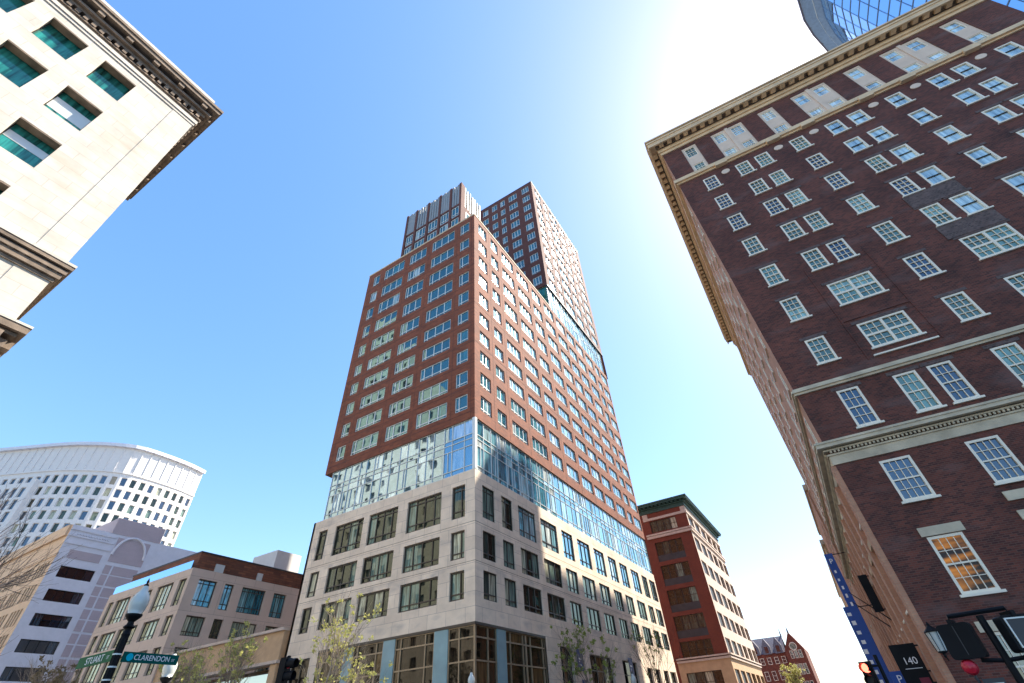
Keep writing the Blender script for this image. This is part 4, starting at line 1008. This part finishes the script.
b.facade(F5S, 0, 30, 0, 33.4, s5, .3); b.build('south_wall', 'peach', b5)['label'] = 'peach coloured side wall with slit windows'
b = MB(); b.box(F5S, 0.35, 30, -.3, .35, 31.6, 33.4 - .003); b.box(F5S, 0, 30, -.1, .12, 28.4, 28.9); b.build('south_cornice', 'peach', b5)
W = Wins(b5)
for a, c in rw:
    if a > 1: W.add(F5E, 1.35, 6.35, a, c, 'black', 'glass_dark', w=-.3, fw=.08, vm=(.25, .5, .75), fd=.08)
for a, c, z0, z1 in s5: W.add(F5S, a, c, z0, z1, 'black', 'charcoal', w=-.3, fw=.04, fd=.04)
W.emit(70)
b = MB(); b.box(F5E, 5.9, 14.2, -9, .06, 33.4, 36.1); b.build('raised_parapet', 'purple', b5)
for r in range(8):
    zb = 25.2 - r * 3.42
    for u0, u1 in ((7.3, 8.3), (8.6, 12.6), (13.6, 14.4), (14.8, 19.5), (20, 24.5), (25, 30)):
        b = MB(); b.box(F5E, u0, u1, -.02, .05, zb, zb + 1.55); b.box(F5E, u0, u1, -.02, .045, zb + 1.75, zb + 3.1); b.build('mauve_panel', 'purple', b5)
b = MB(); b.box(F5E, 7.3, 12.8, -.02, .05, 28.9, 32.9); b.build('mauve_panel', 'purple', b5)
b = MB(); b.box(F5E, 1.4, 6.2, -.02, .05, 28.3, 29.6); b.build('mauve_panel', 'purple', b5)
pts = [(10.0 + 2.6 * math.cos(t), 30.0 + 3.3 * math.sin(t)) for t in [i * math.pi / 12 for i in range(13)]]
b = MB(); b.tube([F5E.p(u, .08, z) for u, z in pts], [.22] * len(pts), 6); b.build('arch_moulding', 'lilac', b5)
b = MB()
for z in (30.4, 31.6, 32.6): b.box(F5E, 0.004, 7, 0, .12, z, z + .3)
b.build('string_courses', 'lilac', b5)
b = MB()
for i in range(12): b.box(F5E, 1.2 + i * .42, 1.45 + i * .42, .0, .15, 31.95, 32.2)
b.build('dentils', 'lilac', b5)['kind'] = 'stuff'

simple_block('shade_block', 'unseen grey block added behind the tower to shade the mauve panelled building', -80, -58, 72, 118, 96, 'lilac', 'glass_tower', 'metal_white', 3.6, 1.8, 2.0, emit=0, sides=())  # out-of-view block added to keep direct sun off the panelled building

# ------------------------------------------------------------------ curved white high-rise
b6 = thing('curved_highrise', 'white curved office tower with a deep blank attic, far left behind the others', 'building', (-215, 60, 0))
cv = [(-262, 25), (-246.0, 33), (-236, 38.2), (-224.7, 44), (-218, 48.2), (-212, 53.2), (-208.3, 57), (-205.6, 60.8), (-204.2, 65), (-204, 69.3), (-204.0, 75.5), (-204.6, 82), (-207, 91)]
def resample(pl, st):
    out = [Vector(pl[0])]; acc = 0
    for i in range(len(pl) - 1):
        a, c = Vector(pl[i]), Vector(pl[i + 1]); L = (c - a).length; t = st - acc
        while t <= L: out.append(a + (c - a) * t / L); t += st
        acc = (acc + L) % st
    return out
rs = resample(cv, 3.1)
wall = MB(); att_ = MB(); W = Wins(b6); rib = MB()
HT6 = 95.0
rows6 = [(79.6 - i * 4.35, 82.1 - i * 4.35) for i in range(14)]
for i in range(len(rs) - 1):
    a, c = rs[i], rs[i + 1]; d = (c - a); L = d.length
    f = F((a.x, a.y, 0), (d.x, d.y, 0), (d.y, -d.x, 0))
    left = i < 14
    ops = []
    for k, (z0, z1) in enumerate(rows6):
        if left: ops.append((L * .2, L * .8, z0 - (.6 if k else -.4), z1 + (.5 if k else .0)))
        else: ops.append((L * .2, L * .76, z0 - .25, z1 + .3))
    wall.facade(f, 0, L, 0, HT6 - 11, ops, .5)
    for o in ops: W.add(f, *o, 'white_precast', 'glass_dark' if left or random.random() < .5 else 'glass_base', w=-.5, fw=.1, fd=.1)
    att_.facade(f, 0, L, HT6 - 11, HT6 - 1.2, [], .1)
    for x in (0.02,): rib.box(f, x - .12, x + .12, 0, .3, HT6 - 10.4, HT6 - 1.8)
    if i % 1 == 0: rib.box(f, 0, L, 0, .35, HT6 - 11.2, HT6 - 10.6)
wall.build('wall', 'white_precast', b6); att_.build('attic_wall', 'white_precast', b6); rib.build('attic_ribs', 'white_precast', b6)['kind'] = 'stuff'
b = MB()
for i in range(len(rs) - 1):
    a, c = rs[i], rs[i + 1]; d = c - a; f = F((a.x, a.y, 0), (d.x, d.y, 0), (d.y, -d.x, 0)); L = d.length
    b.box(f, -.1, L + .1, -2, 1.1 + .001 * i, HT6 - 1.2, HT6 + .004 * i); 
b.build('roof_cornice', 'lilac', b6)
a = rs[14]; d = rs[15] - rs[14]; f = F((a.x, a.y, 0), (d.x, d.y, 0), (d.y, -d.x, 0))
b = MB(); b.box(f, -1.4, -.1, -.5, 1.6, 0, 80.5); b.build('corner_pier', 'white_precast', b6)
e = rs[-1]
b = MB(); b.poly_prism([(p.x - 1.2, p.y + .8) for p in rs[:-1]] + [(e.x - 1.5, e.y - .3), (-262, 103), (-300, 60)], 0, HT6 - 3); b.build('core', 'white_precast', b6)
W.emit(90)

# ------------------------------------------------------------------ street lamps and signs
def lamp(base, h, label, s=1.0, arm=False):
    x, y = base; t = thing('street_lamp', label, 'street lamp', (x, y, 0), 'acorn globe street lamps')
    c = Vector((x, y, 0)); b = MB()
    b.lathe(c, [(.24 * s, 0), (.24 * s, .25), (.17 * s, .45), (.13 * s, .9), (.09 * s, 1.0), (.085 * s, h - 1.35 * s), (.10 * s, h - 1.3 * s), (.07 * s, h - 1.22 * s), (.075 * s, h - 1.12 * s)], 12)
    for k in range(8):
        q = k * math.pi / 4; b.tube([c + Vector((.088 * s * math.cos(q), .088 * s * math.sin(q), 1.0)), c + Vector((.083 * s * math.cos(q), .083 * s * math.sin(q), h - 1.4 * s))], [.016 * s, .016 * s], 4)
    p = b.build('pole', 'black', t)
    b = MB(); b.lathe(c, [(.09 * s, h - 1.18 * s), (.14 * s, h - 1.14 * s), (.08 * s, h - 1.08 * s), (.07 * s, h - 1.02 * s), (.12 * s, h - .97 * s), (.185 * s, h - .9 * s), (.195 * s, h - .85 * s), (.15 * s, h - .84 * s)], 16); b.build('globe_holder', 'black', t)
    b = MB(); b.lathe(c, [(.15 * s, h - .845 * s), (.19 * s, h - .74 * s), (.215 * s, h - .6 * s), (.205 * s, h - .48 * s), (.15 * s, h - .36 * s), (.10 * s, h - .3 * s), (.075 * s, h - .2 * s), (.05 * s, h - .16 * s)], 20); g = b.build('globe', 'globe', t, smooth=True)
    b = MB(); b.lathe(c, [(.055 * s, h - .17 * s), (.06 * s, h - .14 * s), (.02 * s, h - .1 * s), (.035 * s, h - .06 * s), (.004, h + .03 * s)], 10); b.build('finial', 'black', t)
    for k in range(4):
        b = MB(); z = h - 1.75 * s - k * .2; b.lathe(c, [(.104 * s, z), (.104 * s, z + .025)], 12); b.build('band', 'metal_white', t)
    return t
PX, PY = -12.0, 4.97
lamp((PX, PY), 4.62, 'nearest acorn lamp, its black post carrying the two street name signs', .76)
lamp((-21.6, 10.85), 4.9, 'acorn lamp behind the end of the Clarendon street sign', 1.05)
lamp((-16.35, 45.6), 5.25, 'small acorn lamp low in front of the navy tower banners', 1.1)
lamp((-21.3, 29.4), 5.1, 'acorn lamp in front of the glazed shop corner of the tower', 1.05)
# street name plates
sg = thing('street_sign', 'green street name plate reading STUART ST on the black lamp post', 'street sign', (PX - .1, PY, 3.3), 'street name signs')
fs = F((PX - .13, PY, 0), (-1, 0, 0), (0, -1, 0))
b = MB(); b.box(fs, 0, 1.42, -.006, .006, 3.21, 3.40); b.build('plate', 'sign_green', sg)
text_part('lettering', 'STUART', .165, fs.p(.72, .008, 3.3), (1, 0, 0), (0, 0, 1), 'letter', sg, .002, 1.2)
text_part('lettering', 'ST', .08, fs.p(.2, .008, 3.29), (1, 0, 0), (0, 0, 1), 'letter', sg, .002)
sg = thing('street_sign', 'teal street name plate reading CLARENDON ST with a bright cyan dot', 'street sign', (PX, PY + .1, 3.3), 'street name signs')
fs = F((PX, PY + .1, 0), (0, 1, 0), (1, 0, 0))
b = MB(); b.box(fs, 0, 1.06, -.006, .006, 3.19, 3.36); b.build('plate', 'sign_teal', sg)
text_part('lettering', 'CLARENDON', .125, fs.p(.55, .008, 3.275), (0, 1, 0), (0, 0, 1), 'letter', sg, .002, .90)
text_part('lettering', 'ST', .06, fs.p(.96, .008, 3.265), (0, 1, 0), (0, 0, 1), 'letter', sg, .002)
b = MB(); n = 20; b.quad([fs.p(.13 + .062 * math.cos(i * 2 * math.pi / n), .009, 3.275 + .062 * math.sin(i * 2 * math.pi / n)) for i in range(n)]); b.build('dot', 'cyan', sg)

# ------------------------------------------------------------------ traffic signals
def head(c, face, t, h=1.0, n=3, lit=None, s=1.0):
    """three-section head seen at the side: housing with round lenses and visors"""
    n_ = Vector(face).normalized(); u = n_.cross(Vector((0, 0, 1))); f = F(c, u, n_)
    b = MB(); b.box(f, -.17 * s, .17 * s, -.14 * s, .06 * s, -.52 * s, .52 * s); b.box(f, -.13 * s, .13 * s, -.19 * s, -.141 * s, -.48 * s, .48 * s); hs_ = b.build('housing', 'black', t)
    for k, z in enumerate((.34, 0, -.34)):
        b = MB(); m_ = f.p(0, .06 * s, z * s); seg = 14
        for i in range(seg):
            t0 = -0.25 * math.pi + 1.5 * math.pi * i / seg; t1 = -0.25 * math.pi + 1.5 * math.pi * (i + 1) / seg
            p0 = f.u * math.cos(t0) * .15 * s + Vector((0, 0, math.sin(t0) * .15 * s)); p1 = f.u * math.cos(t1) * .15 * s + Vector((0, 0, math.sin(t1) * .15 * s))
            b.quad([m_ + p0, m_ + p1, m_ + p1 * .96 + n_ * .3 * s, m_ + p0 * .96 + n_ * .3 * s])
            b.quad([m_ + p0 * .93, m_ + p1 * .93, m_ + p1 * .9 + n_ * .3 * s, m_ + p0 * .9 + n_ * .3 * s])
        b.build('visor', 'black', hs_)
        b = MB(); b.quad([m_ + n_ * .012 + f.u * math.cos(i * .524) * .135 * s + Vector((0, 0, math.sin(i * .524) * .135 * s)) for i in range(12)])
        b.build('lens', 'red_lit' if (lit == k) else 'red_dim' if k == 0 else 'charcoal', hs_)
    return hs_
ts = thing('traffic_light', 'black traffic signal seen from the side, before the budding trees', 'traffic light', (-16.0, 11.9, 0))
head((-16.15, 11.8, 3.58), (.95, .3, 0), ts)
b = MB(); b.tube([(-16.45, 12.05, 0), (-16.45, 12.05, 4.2)], [.07, .06], 8); b.tube([(-16.45, 12.05, 3.9), (-16.2, 11.85, 3.9)], [.03, .03], 6); b.tube([(-16.45, 12.05, 3.2), (-16.2, 11.85, 3.2)], [.03, .03], 6); b.build('pole', 'black', ts)
ts = thing('traffic_light', 'traffic signal glowing red beside the blue banners at the street end', 'traffic light', (.6, 24, 0))
head((.22, 22.5, 2.42), (-.25, -1, 0), ts, lit=0)
b = MB(); b.tube([(.62, 22.7, 0), (.62, 22.7, 3.1)], [.06, .06], 8); b.tube([(.62, 22.7, 2.8), (.3, 22.55, 2.8)], [.03, .03], 6); b.tube([(.62, 22.7, 2.1), (.3, 22.55, 2.1)], [.03, .03], 6); b.build('pole', 'black', ts)
# pedestrian signal cluster close at the right
def at(az, tan, d): a = R(az); return Vector((math.cos(a) * d, math.sin(a) * d, 1.7 + tan * d))
ps = thing('pedestrian_signal', 'black pedestrian signal heads on a bracket frame in front of the brick wall, lower right', 'traffic light', (at(80.2, 0, 12).x, at(80.2, 0, 12).y, 0))
vd = at(82, 0, 1) - Vector((0, 0, 1.7)); ux = Vector((vd.y, -vd.x, 0)).normalized()
def phead(cen, label, rx):
    u = (ux * math.cos(rx) - vd * math.sin(rx)).normalized(); n_ = Vector((u.y, -u.x, 0)) ; n_ = n_ if n_.dot(vd) < 0 else -n_
    f = F(cen, u, n_); bm_ = MB(); r = .05; W2, H2 = .235, .25
    pts = []
    for cx, cz, a0 in ((W2 - r, H2 - r, 0), (-W2 + r, H2 - r, 90), (-W2 + r, -H2 + r, 180), (W2 - r, -H2 + r, 270)):
        for k in range(4): a = R(a0 + k * 30); pts.append((cx + r * math.cos(a), cz + r * math.sin(a)))
    bm_.quad([f.p(x, .1, z) for x, z in pts]); bm_.quad([f.p(x, -.1, z) for x, z in pts])
    for i in range(len(pts)):
        p, q = pts[i], pts[(i + 1) % len(pts)]; bm_.quad([f.p(p[0], -.1, p[1]), f.p(q[0], -.1, q[1]), f.p(q[0], .1, q[1]), f.p(p[0], .1, p[1])])
    bm_.box(f, -.03, .03, -.16, .12, H2 - .02, H2 + .06)
    return f, bm_.build('signal_head', 'black', ps)
c1 = at(82.05, .0655, 12); f1, h1 = phead(c1, '', R(12))
b = MB(); b.box(f1, .0, .012, .1, .108, -.2, .22); b.build('seam', 'charcoal', h1)
c2 = at(78.25, .066, 12); f2, h2 = phead(c2, '', R(-30))
b = MB(); b.box(f2, -.17, .17, .102, .11, -.18, .19); b.build('lens', 'charcoal', h2)
b = MB()
for a_ in ((-.19, -.17, -.2, .21), (.17, .19, -.2, .21)): b.box(f2, a_[0], a_[1], .1, .118, a_[2], a_[3])
b.box(f2, -.17, .17, .1, .118, .19, .21); b.box(f2, -.17, .17, .1, .118, -.2, -.18); b.build('rim', 'metal_white', h2)
pl = at(80.05, 0, 12); pl.z = 0
b = MB(); b.tube([pl, pl + Vector((0, 0, 2.8))], [.055, .055], 10); b.build('pole', 'black', ps)
tl, tr = c1 + Vector((0, 0, .36)), c2 + Vector((0, 0, .36))
b = MB(); b.tube([c1 + Vector((0, 0, .24)), tl, tr, c2 + Vector((0, 0, .24))], [.03, .035, .035, .03], 8); b.build('bracket_bar', 'black', ps)
b = MB(); b.tube([c1 + Vector((0, 0, -.28)) + ux * .1, pl + Vector((0, 0, 2.17)), c2 + Vector((0, 0, -.3))], [.03, .03, .03], 8); b.build('bracket_bar', 'black', ps)
rc = at(82.5, .036, 12); b = MB()
f5 = F(rc, ux, -vd)
b.tube([rc + vd * .1, rc + vd * .0, rc - vd * .05, rc - vd * .08], [.09, .11, .085, .02], 18); b.build('red_lens', 'red_dim', ps, smooth=False)
b = MB(); b.tube([rc + Vector((0, 0, -.12)), rc + Vector((.06, 0, -.5))], [.02, .02], 6); b.box(F(at(81.6, .012, 12), ux, -vd), -.13, .15, -.08, .08, -.22, .12); b.build('button_box', 'charcoal', ps)
b = MB(); b.box(F(at(81.6, .012, 12), ux, -vd), -.1, .12, .081, .09, -.02, .06); b.build('button_plate', 'metal_white', ps)

# ------------------------------------------------------------------ banners and hanging signs on the right
def blade(name, label, cat, x0, x1, y, z0, z1, mat, group=None, rot=0.0):
    t = thing(name, label, cat, (x1, y, z0), group); f = F((x1, y, 0), (-1, rot, 0), (rot, -1, 0)) if 0 else F((x1, y, 0), (-1, 0, 0), (0, -1, 0))
    b = MB(); b.box(f, 0, x1 - x0, -.02, .02, z0, z1); b.build('panel', mat, t)
    b = MB()
    for z in (z0 + .1, z1 - .1): b.tube([f.p(-(2.66 - x1), -.0, z), f.p(0, -.0, z)], [.03, .03], 6)
    b.build('bracket', 'black', t); return t, f
t, f = blade('vertical_banner', 'narrow blue vertical banner with a white P, highest on the street row', 'banner', 1.06, 1.62, 45, 3.0, 10.95, 'sign_blue', 'blue banners')
text_part('lettering', 'P', .5, f.p(.28, .03, 10.4), (1, 0, 0), (0, 0, 1), 'letter', t, .003)
for i in range(11):
    b = MB(); z = 9.6 - i * .55; k = random.uniform(.0, .1); b.box(f, .2 + k, .33 + k, .021, .03, z, z + random.uniform(.14, .28)); b.build('white_mark', 'letter', t)
t, f = blade('vertical_banner', 'lower blue vertical banner with a column of white marks', 'banner', .65, 1.5, 43, 2.2, 7.15, 'sign_blue', 'blue banners')
for i in range(8):
    b = MB(); z = 6.6 - i * .54; k = random.uniform(-.06, .06); n = 9; r0 = .11
    b.box(f, .5 + k, .74 + k, .021, .03, z, z + random.uniform(.16, .26))
    b.build('white_mark', 'letter', t)
t, f = blade('hanging_sign', 'small blue square sign with a white P at the bottom of the row', 'sign', 1.05, 1.6, 30, 2.3, 2.9, 'sign_blue')
text_part('lettering', 'P', .4, f.p(.27, .03, 2.6), (1, 0, 0), (0, 0, 1), 'letter', t, .003)
t, f = blade('hanging_sign', 'black hanging sign with the number 140 and a dark red square', 'sign', 1.42, 2.35, 28.5, 1.9, 3.72, 'black')
text_part('lettering', '140', .34, f.p(.42, .03, 3.12), (1, 0, 0), (0, 0, 1), 'letter', t, .003, 1.0)
b = MB(); b.box(f, .12, .72, .021, .03, 2.86, 2.88); b.build('rule', 'letter', t)
b = MB(); b.box(f, .08, .42, .021, .03, 2.25, 2.55); b.build('red_square', 'maroon', t)
t, f = blade('hanging_sign', 'plain dark box sign halfway up the brick side wall', 'sign', 2.0, 2.45, 36, 5.8, 7.7, 'black')
for i, (z, y) in enumerate(((5.9, 36.5), (5.6, 38.0))):
    b = MB(); b.tube([(2.6, y, z - .5), (1.2, y - .2, z + 1.1)], [.035, .02], 6); o = b.build('flagpole', 'black')
    tag(o, ['nearer bare flagpole slanting up from the side wall', 'farther bare flagpole slanting up from the side wall'][i], 'flagpole', 'bare flagpoles')
# navy banners on the tower
for i, (y, z0, z1, lb) in enumerate(((50.1, 6.1, 7.9, 'upper navy banner on the tower base behind the tree'), (50.6, 3.6, 5.4, 'lower navy banner on the tower base behind the tree'), (64.4, 5.6, 8.0, 'navy banner on the tower base behind the small lamp'))):
    t = thing('wall_banner', lb, 'banner', (TX + .1, y, z0), 'navy banners on the tower base')
    f = F((TX + .12, y - .5, 0), (0, 1, 0), (1, 0, 0)); b = MB(); b.box(f, 0, 1.3, 0, .03, z0, z1); b.build('cloth', 'navy', t)
    b = MB(); b.box(f, .3, .9, .031, .036, z1 - .9, z1 - .75); b.box(f, .35, .8, .031, .036, z0 + .4, z0 + .52); b.box(f, .3, .42, .031, .036, z0 + .7, z1 - 1.0); b.build('white_mark', 'letter', t)

# ------------------------------------------------------------------ trees
def tree(name, label, base, H, seed, spread=.5, leaf='bud', nleaf=1500, lsize=.09, bark='bark', depth=5, r0=.12, first=.3, lean=(0, 0), group='budding street trees', droop=0.0):
    rd = random.Random(seed); t = thing(name, label, 'tree', (base[0], base[1], 0), group); tr = MB(); tips = []
    def grow(p, d, L, r, k):
        n = 4; pts = [p]; rr = [r]; q = p
        for i in range(n):
            d = (d + Vector((rd.uniform(-.13, .13), rd.uniform(-.13, .13), rd.uniform(-.04, .1) - droop * k * .03))).normalized(); q = q + d * L / n; pts.append(q); rr.append(r * (1 - .38 * (i + 1) / n))
        tr.tube(pts, rr, 6 if k < 2 else 4 if k < 4 else 3, cap=False)
        if k >= 2: tips.extend((pp, d) for pp in pts[1:])
        if k >= depth: return
        m_ = 3 if k < 3 else 2
        for j in range(m_ + (1 if rd.random() < .4 else 0)):
            i = rd.choice((2, 3, 4)) if k else rd.choice((2, 3, 4, 4)); a = rd.uniform(0, 6.283); s_ = rd.uniform(.35, .9) * spread * 1.6
            x = d.orthogonal().normalized(); y = d.cross(x); nd = (d + (x * math.cos(a) + y * math.sin(a)) * s_ + Vector((0, 0, .12))).normalized()
            grow(pts[i], nd, L * rd.uniform(.62, .8), rr[i] * .66, k + 1)
        grow(pts[-1], (d + Vector((rd.uniform(-.2, .2), rd.uniform(-.2, .2), .1))).normalized(), L * .74, rr[-1] * .9, k + 1)
    grow(Vector((base[0], base[1], 0)), Vector((lean[0], lean[1], 1)).normalized(), H * first, r0, 0)
    tr.build('trunk', bark, t)
    if nleaf:
        lf = MB()
        hubs = rd.sample(tips, min(len(tips), nleaf // 9))
        for i in range(nleaf):
            p, d = hubs[i % len(hubs)]; c = p + Vector((rd.gauss(0, .075), rd.gauss(0, .075), rd.gauss(0, .075)))
            for j in range(2):
                a = Vector((rd.uniform(-1, 1), rd.uniform(-1, 1), rd.uniform(-1, 1))).normalized(); bb = a.orthogonal().normalized()
                s_ = lsize * rd.uniform(.6, 1.4); o = c + a * s_ * .4
                lf.quad([o - a * s_, o + bb * s_ * .45, o + a * s_, o - bb * s_ * .45], None, rd.random())
        lf.build('crown', leaf, t)
    return t
tree('street_tree', 'pale budding tree right in front of the left end of the tower', (-24.4, 19.6), 9.6, 5, nleaf=1000, lsize=.075, depth=5, spread=.45)
tree('street_tree', 'pale budding tree in front of the tan podium wall', (-34, 20.8), 9.2, 8, nleaf=900, lsize=.08, spread=.45)
tree('street_tree', 'budding tree left of the tan podium wall', (-43, 22.5), 9.5, 12, nleaf=900, lsize=.08, spread=.45)
tree('street_tree', 'green-tinged tree before the navy banners on the right side of the tower', (-19.7, 45.5), 10.8, 21, nleaf=1000, lsize=.1, leaf='leaf', spread=.55)
tree('street_tree', 'nearly bare dark tree farther along the right side of the tower', (-19.9, 63), 12.6, 33, nleaf=250, lsize=.1, bark='bark_dark', leaf='leaf')
tree('street_tree', 'brown twiggy tree beside the green STUART sign', (-39, 14.2), 7.4, 44, nleaf=700, lsize=.08, leaf='bush', bark='bark', spread=.35)
tree('street_tree', 'low bright yellow-green tree at the bottom left corner', (-30, 7.2), 5.0, 52, nleaf=900, lsize=.09, leaf='bud', spread=.6)
tree('street_tree', 'bare leafless tree reaching in at the far left edge', (-20.3, 2.9), 9.3, 63, nleaf=0, bark='bark_dark', spread=.75, group=None, depth=5, r0=.17)
tree('street_tree', 'small tree at the far street end under the gabled building', (-12, 130), 11, 71, nleaf=1600, lsize=.22, leaf='bud', r0=.2)
